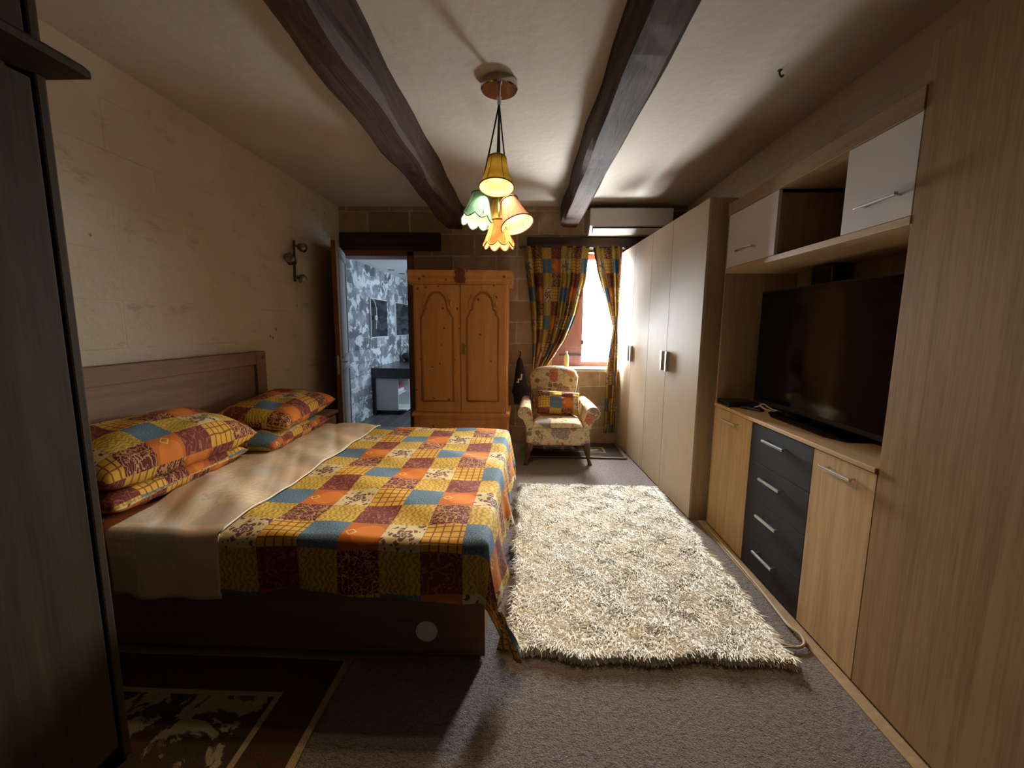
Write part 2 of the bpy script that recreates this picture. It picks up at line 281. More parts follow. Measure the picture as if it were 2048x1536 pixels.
# ------------------------------------------------------------------ mesh helper
class MB:
    def __init__(s, org=(0, 0, 0)):
        s.bm = bmesh.new(); s.org = Vector(org); s.uv = s.bm.loops.layers.uv.new('UVMap')
    def box(s, lo, hi, bev=0.0, mat=None, seg=2):
        lo, hi = Vector(lo), Vector(hi); r = bmesh.ops.create_cube(s.bm, size=1.0); vs = r['verts']; c = (lo+hi)/2; d = hi-lo
        for v in vs: v.co = Vector((v.co.x*d.x, v.co.y*d.y, v.co.z*d.z)) + c
        if bev:
            es = list({e for v in vs for e in v.link_edges}); rr = bmesh.ops.bevel(s.bm, geom=es, offset=min(bev, min(d)*.49), segments=seg, affect='EDGES', profile=.5)
            vs = list({v for f in rr['faces'] for v in f.verts} | {v for v in vs if v.is_valid})
        if mat is not None:
            for v in vs: v.co = mat @ v.co
        return s
    def cyl(s, p0, p1, r0, r1=None, n=16, caps=True):
        p0, p1 = Vector(p0), Vector(p1); r1 = r0 if r1 is None else r1; d = p1-p0; L = d.length
        r = bmesh.ops.create_cone(s.bm, cap_ends=caps, cap_tris=False, segments=n, radius1=r0, radius2=r1, depth=L)
        q = Vector((0, 0, 1)).rotation_difference(d.normalized()).to_matrix()
        for v in r['verts']: v.co = q @ v.co + (p0+p1)/2
        return s
    def sphere(s, c, r, sx=1, sy=1, sz=1, n=16):
        rr = bmesh.ops.create_uvsphere(s.bm, u_segments=n, v_segments=max(6, n//2), radius=r)
        for v in rr['verts']: v.co = Vector((v.co.x*sx, v.co.y*sy, v.co.z*sz)) + Vector(c)
        return s
    def tube(s, pts, r, n=8):
        pts = [Vector(p) for p in pts]; rs = r if isinstance(r, (list, tuple)) else [r]*len(pts); rings = []
        t = (pts[1]-pts[0]).normalized(); a = Vector((0, 0, 1)) if abs(t.z) < .9 else Vector((1, 0, 0)); u = t.cross(a).normalized()
        for k, p in enumerate(pts):
            t = (pts[min(k+1, len(pts)-1)]-pts[max(k-1, 0)]).normalized(); u = (u - t*u.dot(t)).normalized(); b = t.cross(u)
            rings.append([s.bm.verts.new(p + (u*math.cos(2*PI*i/n) + b*math.sin(2*PI*i/n))*rs[k]) for i in range(n)])
        for k in range(len(rings)-1):
            for i in range(n): s.bm.faces.new((rings[k][i], rings[k][(i+1) % n], rings[k+1][(i+1) % n], rings[k+1][i]))
        s.bm.faces.new(rings[0][::-1]); s.bm.faces.new(rings[-1]); return s
    def lathe(s, prof, n=32, mat=None, mod=None, cap=False):
        mat = mat or Matrix.Identity(4); rings = []
        for k, (r, z) in enumerate(prof):
            ring = []
            for i in range(n):
                a = 2*PI*i/n; rr, zz = (r, z) if mod is None else mod(r, z, a, k/(len(prof)-1))
                ring.append(s.bm.verts.new(mat @ Vector((rr*math.cos(a), rr*math.sin(a), zz))))
            rings.append(ring)
        for k in range(len(rings)-1):
            for i in range(n): s.bm.faces.new((rings[k][i], rings[k][(i+1) % n], rings[k+1][(i+1) % n], rings[k+1][i]))
        if cap: s.bm.faces.new(rings[0][::-1]); s.bm.faces.new(rings[-1])
        return s
    def grid(s, fn, nu, nv, closed_u=False):
        """fn(u,v) -> (pos, (U,V)), u and v in 0..1"""
        P = [[fn(a/nu, b/nv) for b in range(nv+1)] for a in range(nu+1)]
        V = [[s.bm.verts.new(P[a][b][0]) for b in range(nv+1)] for a in range(nu+1)]
        for a in range(nu):
            for b in range(nv):
                ids = ((a, b), (a+1, b), (a+1, b+1), (a, b+1))
                f = s.bm.faces.new([V[i][j] for i, j in ids])
                for l, (i, j) in zip(f.loops, ids): l[s.uv].uv = P[i][j][1]
        return s
    def prism(s, poly, axis, a0, a1, bev=0.0, seg=2):
        """poly of 2-D points extruded along axis 'X' (y,z), 'Y' (x,z) or 'Z' (x,y)"""
        def pt(p, a): return {'X': (a, p[0], p[1]), 'Y': (p[0], a, p[1]), 'Z': (p[0], p[1], a)}[axis]
        A = [s.bm.verts.new(pt(p, a0)) for p in poly]; B = [s.bm.verts.new(pt(p, a1)) for p in poly]; n = len(poly)
        fs = [s.bm.faces.new(A), s.bm.faces.new(B[::-1])] + [s.bm.faces.new((A[i], B[i], B[(i+1) % n], A[(i+1) % n])) for i in range(n)]
        bmesh.ops.recalc_face_normals(s.bm, faces=fs)
        if bev:
            es = list({e for f in fs[:2] for e in f.edges}); bmesh.ops.bevel(s.bm, geom=es, offset=bev, segments=seg, affect='EDGES', profile=.5)
        return s
    def boxuv(s, k=1.0):
        s.bm.normal_update()
        for f in s.bm.faces:
            n = f.normal; ax = max(range(3), key=lambda q: abs(n[q]))
            for l in f.loops:
                c = l.vert.co; l[s.uv].uv = {0: (c.y+.37, c.z), 1: (c.x, c.z), 2: (c.x, c.y+.61)}[ax]; l[s.uv].uv *= k
        return s
    def build(s, name, mat, parent=None, smooth=False, recalc=True):
        for v in s.bm.verts: v.co -= s.org
        if recalc: bmesh.ops.recalc_face_normals(s.bm, faces=s.bm.faces[:])
        me = bpy.data.meshes.new(name); s.bm.to_mesh(me); s.bm.free(); me.materials.append(mat)
        if smooth:
            for p in me.polygons: p.use_smooth = True
            if smooth == 'auto': 
                try: me.set_sharp_from_angle(angle=math.radians(38))
                except Exception: pass
        o = bpy.data.objects.new(name, me); sc.collection.objects.link(o)
        if parent is not None: o.parent = parent
        else: o.location = s.org
        return o
def tag(o, label, cat, group=None):
    o['label'] = label; o['category'] = cat
    if group: o['group'] = group
    return o
def thing(name, label, cat, loc=(0, 0, 0), rot=(0, 0, 0), group=None):
    o = bpy.data.objects.new(name, None); sc.collection.objects.link(o); o.location = loc; o.rotation_euler = rot; o.empty_display_size = .05
    return tag(o, label, cat, group)
def struct(name, mb, mat, parent=None, smooth=False):
    o = mb.build(name, mat, parent, smooth)
    if parent is None: o['kind'] = 'structure'
    return o
def smoothstep(a, b, x):
    t = min(1, max(0, (x-a)/(b-a))); return t*t*(3-2*t)
def lerp(a, b, t): return a+(b-a)*t
def interp(xs, ys, x): return float(np.interp(x, xs, ys))

# ------------------------------------------------------------------ the room shell
XL, XR, YB, YF, ZC = -2.32, 1.85, 5.30, -1.6, 2.86
struct('floor', MB().box((XL-.1, YF-.1, -.1), (XR+.1, YB+.02, 0)), M['carpet'])
struct('ceiling', MB().box((XL-.1, YF-.1, ZC), (XR+.1, YB+.4, ZC+.15)), M['ceil'])
struct('wall_left', MB().box((XL-.30, YF-.1, 0), (XL, YB-.001, ZC)), M['plaster'])
struct('wall_right', MB().box((XR, YF-.1, 0), (XR+.15, YB+.4, ZC)), M['plaster'])
struct('wall_front_unseen', MB().box((XL, YF-.15, 0), (XR, YF, ZC)), M['lintel'])  # unseen wall behind the camera, dark finish chosen to cut bounce light
DX0, DX1, DZ = -2.32, -1.43, 2.34           # door opening
WX0, WX1, WZ0, WZ1 = .30, 1.12, .90, 2.36   # window opening
b = MB(); W1 = YB+.40
b.box((-2.60, YB, DZ), (DX1, YB+.25, ZC)); b.box((DX1, YB, 0), (WX0, W1, ZC))
b.box((WX0, YB, 0), (WX1, W1, WZ0)); b.box((WX0, YB, WZ1), (WX1, W1, ZC)); b.box((WX1, YB, 0), (XR, W1, ZC))
struct('wall_back', b, M['stone'])
# ceiling beams, running away from the camera
def beam(name, near, far, z):
    b = MB(); n = 40; rnd = random.Random(name)
    def fn(u, v):
        y = lerp(YF, YB, u); x0 = lerp(near[0], far[0], u); x1 = lerp(near[1], far[1], u)
        prof = [(x0, ZC+.01), (x0, z+.03), (x0+.025, z), (x1-.025, z), (x1, z+.03), (x1, ZC+.01)]
        k = int(round(v*5)); p = prof[k]; wob = .008*math.sin(y*3.1+k*1.7)+.006*math.sin(y*7.3+k)
        return Vector((p[0]+wob, y, p[1]+(wob if 0 < k < 5 else 0))), (0, 0)
    b.grid(fn, n, 5); return struct(name, b, M['beam'])
beam('trim_1', (-1.0, -.775), (-1.015, -.795), 2.60)
beam('trim_2', (.455, .675), (.364, .575), 2.62)
struct('trim_3', MB().box((XL+.005, YB-.035, 2.345), (-1.075, YB+.05, 2.555), .012), M['lintel'])      # lintel over the door
b = MB(); b.box((-.03, YB-.06, 2.365), (1.80, YB+.05, 2.50), .012); b.box((-.03, YB-.02, 2.33), (1.80, YB+.04, 2.37), .005)
struct('trim_4', b, M['lintel'])                                                                       # lintel over the window
struct('trim_5', MB().tube([(XL+.012, 4.28, 2.33), (XL+.012, 4.7, 2.31), (XL+.012, 5.25, 2.30)], .007, 6), M['white'])   # white cable cover on the left wall

# window: frame, sill, glass, shutter, grille
wf = MB(); y0, y1 = 5.58, 5.64
wf.box((WX0, y0, WZ0+.03), (WX1, y1, WZ0+.10), .006); wf.box((WX0, y0, WZ1-.07), (WX1, y1, WZ1), .006)
wf.box((WX0, y0, WZ0+.03), (WX0+.05, y1, WZ1), .006); wf.box((.64, y0, WZ0+.03), (.70, y1, WZ1), .006); wf.box((WX1-.03, y0, WZ0+.03), (WX1, y1, WZ1), .006)
win = struct('window_1', wf, M['framewood'])
MB().box((WX0-.02, YB-.05, WZ0-.005), (WX1+.01, 5.60, WZ0+.04), .008).build('window_sill', M['sill'], win)
MB().box((.70, 5.605, WZ0+.10), (WX1-.03, 5.611, WZ1-.07)).build('window_pane', M['glass'], win)
MB().box((WX0+.05, 5.605, WZ0+.10), (.64, 5.611, WZ1-.07)).build('window_pane', M['glass'], win)
# closed board shutter over the left half, seen below the swept curtain
sm = Matrix.Translation((.70, 5.565, 0)) @ Matrix.Rotation(math.radians(4), 4, 'Z')
s = MB(); s.box((-.395, -.02, WZ0+.045), (-.005, .012, WZ1-.07), .004, sm)
sh = s.build('shutter', M['shutter'], win)
for k in range(2): MB().box((-.30, -.030, 1.18+k*.56), (-.05, -.019, 1.66+k*.56), .006, sm).build('shutter_panel', M['shutter'], sh)
MB().box((-.30, -.034, 1.075), (-.01, -.02, 1.10), .003, sm).build('shutter_bar', M['iron'], sh)
for z in (1.22, 2.0): MB().box((-.012, -.032, z), (.014, .02, z+.06), .004, sm).build('hinge', M['iron'], sh)
gr = MB(); yg = 5.68
for xt, xb in ((.865, .83), (.985, .955)): gr.cyl((xt, yg, 1.82), (xb, yg, 1.0), .0065, n=8)
for z in (1.69, 1.43, 1.16): gr.cyl((.70, yg, z), (WX1, yg, z-.005), .0065, n=8)
gr.build('grille', M['iron'], win)

# door frame and open leaf
df = MB(); fy0, fy1 = YB-.03, YB+.26
df.box((XL+.001, fy0, 0), (-2.285, YB-.001, DZ), .004); df.box((DX1-.06, fy0, 0), (DX1+.02, fy1, DZ), .006); df.box((XL+.001, fy0, DZ-.06), (DX1+.02, fy1, DZ+.02), .006)
door = struct('door_1', df, M['doorwood'])
lm = Matrix.Translation((-2.272, YB-.035, 0)) @ Matrix.Rotation(math.radians(17.0), 4, 'Z')
lf = MB(); lf.box((-.022, -.84, .03), (.022, 0, 2.31), .003, lm); leaf = lf.build('door_leaf', M['doorwood'], door)
pp = MB(); pp.box((.0222, -.825, .04), (.027, -.01, 2.30), .002, lm)
for z0, z1 in ((.14, .95), (1.08, 2.2)):
    pp.box((.026, -.73, z0), (.040, -.70, z1), .003, lm); pp.box((.026, -.13, z0), (.040, -.10, z1), .003, lm); pp.box((.026, -.73, z0), (.040, -.10, z0+.03), .003, lm); pp.box((.026, -.73, z1-.03), (.040, -.10, z1), .003, lm)
pp.build('painted_face', M['doorpaint'], leaf)
lk = MB(); lk.box((-.010, -.846, .92), (.010, -.838, 1.12), .001, lm); lk.cyl(lm @ Vector((.03, -.79, 1.05)), lm @ Vector((.08, -.79, 1.05)), .009, n=10); lk.cyl(lm @ Vector((.078, -.80, 1.05)), lm @ Vector((.078, -.68, 1.05)), .008, n=10)
lk.build('door_handle', M['steel'], leaf)

# ------------------------------------------------------------------ bathroom beyond the door
BX, BZ, BY1, BXR = -2.5, 2.36, 9.4, -.3
struct('wall_bathroom_left', MB().box((BX-.1, YB+.02, 0), (BX, BY1, BZ)), M['bathstone'])
struct('wall_bathroom_back', MB().box((BX-.1, BY1, 0), (BXR+.1, BY1+.1, BZ)), M['bathstone_x'])
struct('wall_bathroom_right', MB().box((BXR, YB+.41, 0), (BXR+.1, BY1, BZ)), M['bathstone'])
b = MB(); b.box((BX, YB+.25, DZ), (DX1, YB+.27, BZ)); b.box((DX1, YB+.40, 0), (BXR, YB+.42, BZ)); b.box((BX-.12, YB+.0, 0), (BX-.001, YB+.019, ZC))
struct('wall_bathroom_front', b, M['bathstone_x'])
struct('floor_bathroom', MB().box((BX-.1, YB+.02, -.1), (BXR+.1, BY1+.1, -.001)), M['bathfloor'])
struct('ceiling_bathroom', MB().box((BX-.1, YB+.26, BZ), (BXR+.1, BY1+.1, BZ+.1)), M['white'])
for k, (x, y, t) in enumerate(((-2.30, 7.2, 'nearer black downlight recessed in the white bathroom ceiling'), (-2.27, 7.7, 'farther black downlight recessed in the white bathroom ceiling'))):
    d = thing('ceiling_downlight', t, 'ceiling light', (x, y, BZ), group='bathroom downlights')
    MB().cyl((0, 0, -.006), (0, 0, 0), .055, n=20).build('trim_ring', M['black'], d)
    MB().cyl((0, 0, -.007), (0, 0, -.0055), .035, n=20).build('lens', M['gloss'], d)
for k, (ya, yb, t) in enumerate(((6.66, 7.44, 'nearer dark mirror hung on the grey stone bathroom wall'), (7.93, 8.75, 'farther dark mirror on the stone bathroom wall, cut by the door frame'))):
    d = thing('wall_mirror', t, 'mirror', (BX, ya, 1.24), group='bathroom mirrors')
    MB((BX, ya, 1.24)).box((BX, ya, 1.24), (BX+.03, yb, 1.87), .004).build('mirror_frame', M['cabwhite'], d)
    MB((BX, ya, 1.24)).box((BX+.029, ya+.015, 1.258), (BX+.034, yb-.015, 1.855)).build('mirror_glass', M['mirror'], d)
o = thing('hanging_ornament', 'thin white string of blossoms hanging beside the nearer bathroom mirror', 'ornament', (BX+.06, 6.72, 1.83))
b = MB(); b.tube([(-.03, 0, .02), (0, .02, 0), (.0, .10, -.12), (.0, .11, -.3), (0, .06, -.45)], .008, 6); b.build('string', M['cabwhite'], o)
b = MB()
for k in range(9): a = k*.7; b.sphere((.01, .05+.03*math.cos(a), -.27+.03*math.sin(a)), .016, n=8)
b.build('blossom', M['cabwhite'], o, True)
v = thing('bathroom_vanity', 'black topped bathroom vanity with a white cupboard under it', 'vanity', (-2.2, 7.4, 0))
def V(): return MB((-2.2, 7.4, 0))
V().box((BX+.002, 6.66, .60), (-1.86, 8.9, .765), .006).build('countertop', M['counter'], v)
cb = V().box((-2.43, 6.72, .07), (-2.09, 6.74, .60)).box((-2.43, 6.72, .07), (-1.95, 8.7, .09)).box((-2.45, 6.72, .07), (-2.43, 8.7, .60)).box((-2.43, 7.2, .07), (-2.05, 7.22, .60)).build('cupboard', M['cabwhite'], v)
V().box((-2.43, 6.74, .32), (-2.10, 7.2, .335)).build('shelf', M['cabwhite'], v)
V().box((-2.499, 6.68, 0), (-2.452, 8.8, .60)).box((-2.4, 6.80, 0), (-2.15, 8.6, .07)).build('plinth', M['counter'], v)
t = thing('folded_towel', 'white and red folded cloth on the shelf of the bathroom cupboard', 'towel', (-2.25, 6.97, .335))
MB().box((-.12, -.2, .001), (.13, .2, .06), .02).build('white_layer', M['towel'], t, True); MB().box((-.10, -.18, .06), (.12, .16, .13), .03).build('red_layer', M['red'], t, True)
p = thing('flower_pot', 'dark pot with pale blossoms on the black bathroom countertop', 'plant', (-2.32, 8.2, .766))
MB().lathe([(.07, 0), (.12, .05), (.13, .11), (.09, .15), (.08, .15)], 18, cap=True).build('pot', M['counter'], p, True)
b = MB(); b2 = MB()
for k in range(7):
    a = k*2.4; e = Vector((.14*math.cos(a), .16*math.sin(a), .26+.03*(k % 3))); b.tube([(0, 0, .12), e*.6+Vector((0, 0, .04)), e], .004, 5); b2.sphere(e, .028, n=8)
b.build('stem', M['leaf'], p); b2.build('blossom', M['cabwhite'], p, True)

# ------------------------------------------------------------------ outside the window
struct('ground', MB().box((-2.5, 9.6, -.6), (6, 16, -.5)), M['ground'])
bs = thing('garden_bush', 'pale green bush seen low through the window grille', 'bush', (1.3, 7.6, -.5))
rr = random.Random(3); b = MB()
for k in range(700):
    a = rr.uniform(0, 2*PI); q = rr.random()**.5; c = Vector((math.cos(a)*q*.75, math.sin(a)*q*.4, 1.0+rr.random()*.62*(1-.5*q*q)))
    m = Matrix.Translation(c) @ Euler((rr.uniform(-1, 1), rr.uniform(-1, 1), rr.uniform(0, 6))).to_matrix().to_4x4(); l = rr.uniform(.02, .04)
    vs = [b.bm.verts.new(m @ Vector(p)) for p in ((0, -l, 0), (l*.5, 0, .006), (0, l, 0), (-l*.5, 0, .006))]; b.bm.faces.new(vs)
b.build('foliage', M['leaf'], bs)
MB().cyl((0, 0, 0), (.02, 0, 1.2), .03, .015, 8).build('stem', M['legwood'], bs)

# ------------------------------------------------------------------ bed
bed = thing('double_bed', 'brown laminate double bed with a high panelled headboard on the left wall', 'bed', (-1.2, 2.6, 0))
def B(): return MB((-1.2, 2.6, 0))
hb = B().box((-2.295, 1.50, .02), (-2.262, 3.545, 1.17), .003)
hb.box((-2.30, 1.632, 1.115), (-2.2405, 3.418, 1.2195), .004); hb.box((-2.30, 3.42, 0), (-2.24, 3.55, 1.22), .006); hb.box((-2.30, 1.50, 0), (-2.24, 1.63, 1.22), .006)
hb = hb.build('headboard', M['bedwood'], bed)
B().box((-2.243, 3.50, 1.155), (-2.237, 3.525, 1.185), .002).build('dark_peg', M['legwood'], hb)
B().box((-2.24, 1.68, .012), (-.17, 1.705, .385), .004).build('side_panel', M['bedwood_x'], bed)
B().box((-2.24, 3.50, .012), (-.17, 3.525, .385), .004).build('side_panel', M['bedwood_x'], bed)
B().box((-.205, 1.706, .012), (-.178, 3.499, .385), .004).build('foot_panel', M['bedwood'], bed)
B().box((-2.23, 1.706, .28), (-.20, 3.49, .31)).build('slat_base', M['bedwood'], bed)
d = B().cyl((-.425, 1.6795, .128), (-.425, 1.673, .128), .047, n=32).build('round_disc', M['disc'], bed)
d['label'] = 'round pale disc on the side panel'
B().box((-2.22, 1.72, .312), (-.26, 3.48, .552), .05, None, 4).build('mattress', M['hem'], bed, True)
# rust fitted sheet over the mattress
def sheet(u, v):
    x = lerp(-2.225, -1.42, u); s = lerp(-.26, 1.86+.26, v)
    if s < 0: y, z = 1.655, .564+s
    elif s > 1.86: y, z = 3.515, .566-(s-1.86)
    else: y, z = 1.655+s, .566-.02*max(0, 1-min(s, 1.86-s)/.05)**2
    return Vector((x, y, z+.004*math.sin(x*7+y*5))), (0, 0)
fs = MB((-1.6, 2.6, .3)).grid(sheet, 30, 90).build('fitted_sheet', M['rust'], None, True)
tag(fs, 'rust orange fitted sheet stretched over the head of the mattress', 'sheet')

# patchwork bedspread, draped over foot and sides, folded back at the head
CU, CV = .172, .187; AX, BY, BY2, R = -.198, 1.65, 3.55, .035; XE = -1.29
def wob(t, k): return math.sin(t*9.1+k)+.6*math.sin(t*17.3+2*k)+.35*math.sin(t*31+3*k)
def drape(a, bb, lift=0.0):
    """a runs towards the foot, bb away from the camera; beyond the mattress edges the cloth falls"""
    da = max(0, a-AX); db = BY-bb if bb < BY else (BY2-bb if bb > BY2 else 0.0); sg = 1 if db > 0 else -1; db = abs(db)
    d = math.hypot(da, db); z0 = .575+lift+.0045*wob(a*.7+bb*.9, 1)+.004*math.sin(a*5+bb*11)+.004*abs(math.sin(a*6.5-bb*3.1+.6*math.sin(bb*7)))**6
    x, y = min(a, AX), min(max(bb, BY), BY2)
    if d <= 0: return Vector((x, y, z0))
    ux, uy = da/d, db/d; c = 4*ux*ux*uy*uy               # c = 1 on the corner diagonal
    q = min(d/R, PI/2); out = R*math.sin(q); drop = R*(1-math.cos(q)) + max(0, d-R*PI/2)
    fx, fy = .15*drop+.022*drop/.35*wob(bb*1.1, 2)*(1-c), .015*drop+.02*drop/.3*wob(a*.9, .7)*(1-c)
    out_x = ux*(out+.01)+max(0, fx)*ux*(1-.45*c) + c*.10*max(0, drop-.05); out_y = uy*(out+fy) - c*.06*max(0, drop-.05)
    return Vector((x+out_x, y-sg*out_y, max(.03+.02*c, z0-drop)))
bsd = thing('bedspread', 'patchwork print bedspread over the bed, turned back pale below the pillows', 'bedspread', (-.8, 2.6, .58))
OVF, OVN, OVB = .345, .262, .30
def spread(u, v):
    a = lerp(XE, AX+OVF+.035*math.sin(v*13+1), u); nn = OVN+.012*math.sin(a*9)+.05*smoothstep(-.5, -.25, a); bb = lerp(BY-nn, BY2+OVB, v)
    return drape(a, bb), ((a-XE)/CU, (bb-1.583)/CV)
m = MB((-.8, 2.6, .58)).grid(spread, 110, 170); sp = m.build('printed_cover', M['patch'], bsd, True)
md = sp.modifiers.new('thickness', 'SOLIDIFY'); md.thickness = .006; md.offset = -1
XF = -1.78
def back(u, v):
    a = lerp(XF-.26*smoothstep(.05, .8, v)+.02*math.sin(v*9), XE+.012, u); nn = .33-.02*u; bb = lerp(BY-nn, BY2+.2, v)
    p = drape(a, bb, .010+.006*math.sin(u*PI)); p.z += .006*abs(wob(bb*.55+a*1.2, .4))*smoothstep(0, .3, u)*smoothstep(.02, .2, v); return p, ((a-XE)/CU, (bb-1.5)/CV)
m = MB((-.8, 2.6, .58)).grid(back, 46, 150); bp_ = m.build('turned_back_panel', M['patch_back'], bsd, True); bp_['label'] = 'pale faded reverse side'
md = bp_.modifiers.new('thickness', 'SOLIDIFY'); md.thickness = .005; md.offset = -1
pts = []
for k in range(71):
    bb = lerp(BY-.02, BY2+.02, k/70); p = drape(XE+.012, bb, .014); pts.append(p)
MB((-.8, 2.6, .58)).tube(pts, .005, 6).build('hem', M['hem'], bsd, True)
# bunched tail of the bedspread at the near foot corner
def tail(u, v):
    th = u*2*PI; rad = (.012+.040*smoothstep(.3, 1, v))*(1+.35*math.sin(th*3+v*4)+.2*math.sin(th*5)); c = Vector((lerp(-.105, -.055, v**.8), lerp(1.615, 1.615, v), lerp(.27, .10, v)))
    return c+Vector((rad*math.cos(th)*.9, rad*math.sin(th)*.7, .02*math.sin(th*2)*v)), (u*1.6+6.6, -v*1.5-.6)
m = MB((-.8, 2.6, .58)).grid(tail, 28, 14); m.sphere((-.06, 1.615, .095), .046, 1.0, .8, .6, 12); tl = m.build('corner_tail', M['patch'], bsd, True)

# pillows
def pillow(name, label, cat, L, Wd, H, loc, rot, uvo, group=None, mat='patch', cell=.15):
    root = thing(name, label, cat, loc, rot, group)
    def side(sg):
        def fn(u, v):
            x, y = 2*u-1, 2*v-1; e = max(0, (1-abs(x)**3.0))*max(0, (1-abs(y)**3.4)); hgt = H/2*e**.42
            pin = 1-.055*(abs(x)**2*(1-abs(y)**4)+0*abs(y)); piny = 1-.07*(abs(y)**2*(1-abs(x)**4))
            px, py = x*Wd/2*(1-.05*(1-abs(y)**2.0)*0-.04*(1-y*y)*abs(x)), y*L/2*(1-.04*(1-x*x)*abs(y))
            wr = .007*math.sin(7*x+4*y+uvo[0])*e+.006*math.sin(15*y-6*x+uvo[1])*e*abs(y)+.010*math.sin(24*y)*abs(x)**6*e**.3
            return Vector((px, py, sg*hgt+wr)), ((px+Wd/2)/cell+uvo[0], (py+L/2)/cell+uvo[1]+(0 if sg > 0 else 3))
        return fn
    mb = MB(); mb.grid(side(1), 36, 44); mb.grid(side(-1), 36, 44); bmesh.ops.remove_doubles(mb.bm, verts=mb.bm.verts[:], dist=.0006)
    mb.build('cover', M[mat], root, True)
    return root
PG = 'patchwork pillows on the bed'
pillow('pillow', 'lower patchwork pillow of the pair nearest the camera', 'pillow', .94, .46, .15, (-2.02, 2.14, .650), (0, .04, .02), (1, 1), PG)
pn = pillow('pillow', 'upper plump patchwork pillow of the pair nearest the camera', 'pillow', .86, .50, .24, (-1.975, 2.12, .820), (.02, .20, -.13), (2.3, 4.4), PG)
m = MB(); m.grid(lambda u, v: (Vector(((.15-.03*v)*math.cos(u*2*PI)*(1+.12*math.sin(u*2*PI*5)), -.395-.055*v, (.085-.02*v)*math.sin(u*2*PI)*(1+.2*math.sin(u*2*PI*4))-.01)), (u, v)), 40, 6)
m.build('pillowcase_opening', M['rust'], pn, True)['label'] = 'rust orange inner end'
pillow('pillow', 'lower patchwork pillow at the far side of the bed', 'pillow', .92, .48, .15, (-1.93, 3.09, .650), (0, .04, .06), (2, 2), PG)
pillow('pillow', 'upper patchwork pillow beside the far bedside cabinet', 'pillow', .88, .50, .19, (-1.93, 3.22, .800), (.05, .12, .06), (4.6, 3.3), PG)

# bedside cabinet
nb = thing('bedside_cabinet', 'low brown bedside cabinet between the bed and the open door', 'cabinet', (-2.1, 3.85, 0))
def NB(): return MB((-2.1, 3.85, 0))
NB().box((-2.30, 3.62, .03), (-1.92, 4.10, .575), .004).build('body', M['bedwood'], nb)
NB().box((-2.31, 3.60, .575), (-1.895, 4.13, .605), .005).build('top', M['bedwood'], nb)
dr = NB().box((-1.921, 3.635, .38), (-1.903, 4.085, .56), .003).build('drawer', M['bedwood'], nb); NB().cyl((-1.903, 3.86, .47), (-1.88, 3.86, .47), .014, n=14).build('knob', M['steel'], dr)
dr = NB().box((-1.921, 3.635, .08), (-1.903, 4.085, .365), .003).build('drawer', M['bedwood'], nb); NB().cyl((-1.903, 3.86, .25), (-1.88, 3.86, .25), .014, n=14).build('knob', M['steel'], dr)

# wall spotlight bar
sl = thing('wall_spotlight', 'dark bar with three small round spot heads on the left wall', 'wall lamp', (XL, 4.14, 2.05))
def SL(): return MB((XL, 4.14, 2.05))
SL().cyl((XL+.055, 4.15, 2.245), (XL+.055, 4.13, 1.86), .011, n=12).build('bar', M['iron'], sl)
SL().cyl((XL, 4.14, 2.05), (XL+.06, 4.14, 2.05), .035, n=18).build('wall_mount', M['iron'], sl)
for (yy, zz, sy, dirv) in ((4.15, 2.20, 1, (.3, .8, -.1)), (4.14, 2.06, -1, (-.1, -.9, .2)), (4.13, 1.90, 1, (.3, .3, -.9))):
    c = Vector((XL+.075, yy+sy*.10, zz)); dv = Vector(dirv).normalized()
    hd = SL().tube([(XL+.055, yy, zz), (XL+.06, yy+sy*.05, zz), c-dv*.01], .006, 6).build('arm', M['iron'], sl)
    q = Matrix.Translation(c) @ Vector((0, 0, 1)).rotation_difference(dv).to_matrix().to_4x4()
    SL().lathe([(.004, -.035), (.03, -.03), (.042, -.005), (.046, .03), (.040, .032), (.032, .022), (.002, .02)], 18, q).build('spot_head', M['dark_chrome'], hd, True)

# ------------------------------------------------------------------ left foreground cabinet
lc = thing('tall_cabinet', 'tall dark brown wooden cabinet at the left edge, nearest the camera', 'cabinet', (-1.8, .7, 0))
def LC(): return MB((-1.8, .7, 0))
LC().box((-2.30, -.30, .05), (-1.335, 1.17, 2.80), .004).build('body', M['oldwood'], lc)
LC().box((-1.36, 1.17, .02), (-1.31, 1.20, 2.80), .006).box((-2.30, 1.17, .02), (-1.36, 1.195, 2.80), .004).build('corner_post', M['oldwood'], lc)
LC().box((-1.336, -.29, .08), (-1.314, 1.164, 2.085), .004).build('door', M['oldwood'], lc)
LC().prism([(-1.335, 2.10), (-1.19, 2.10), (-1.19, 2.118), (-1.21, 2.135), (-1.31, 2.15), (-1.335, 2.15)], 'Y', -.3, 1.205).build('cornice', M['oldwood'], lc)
LC().box((-1.336, -.29, 2.165), (-1.314, 1.164, 2.79), .004).build('upper_door', M['oldwood'], lc)

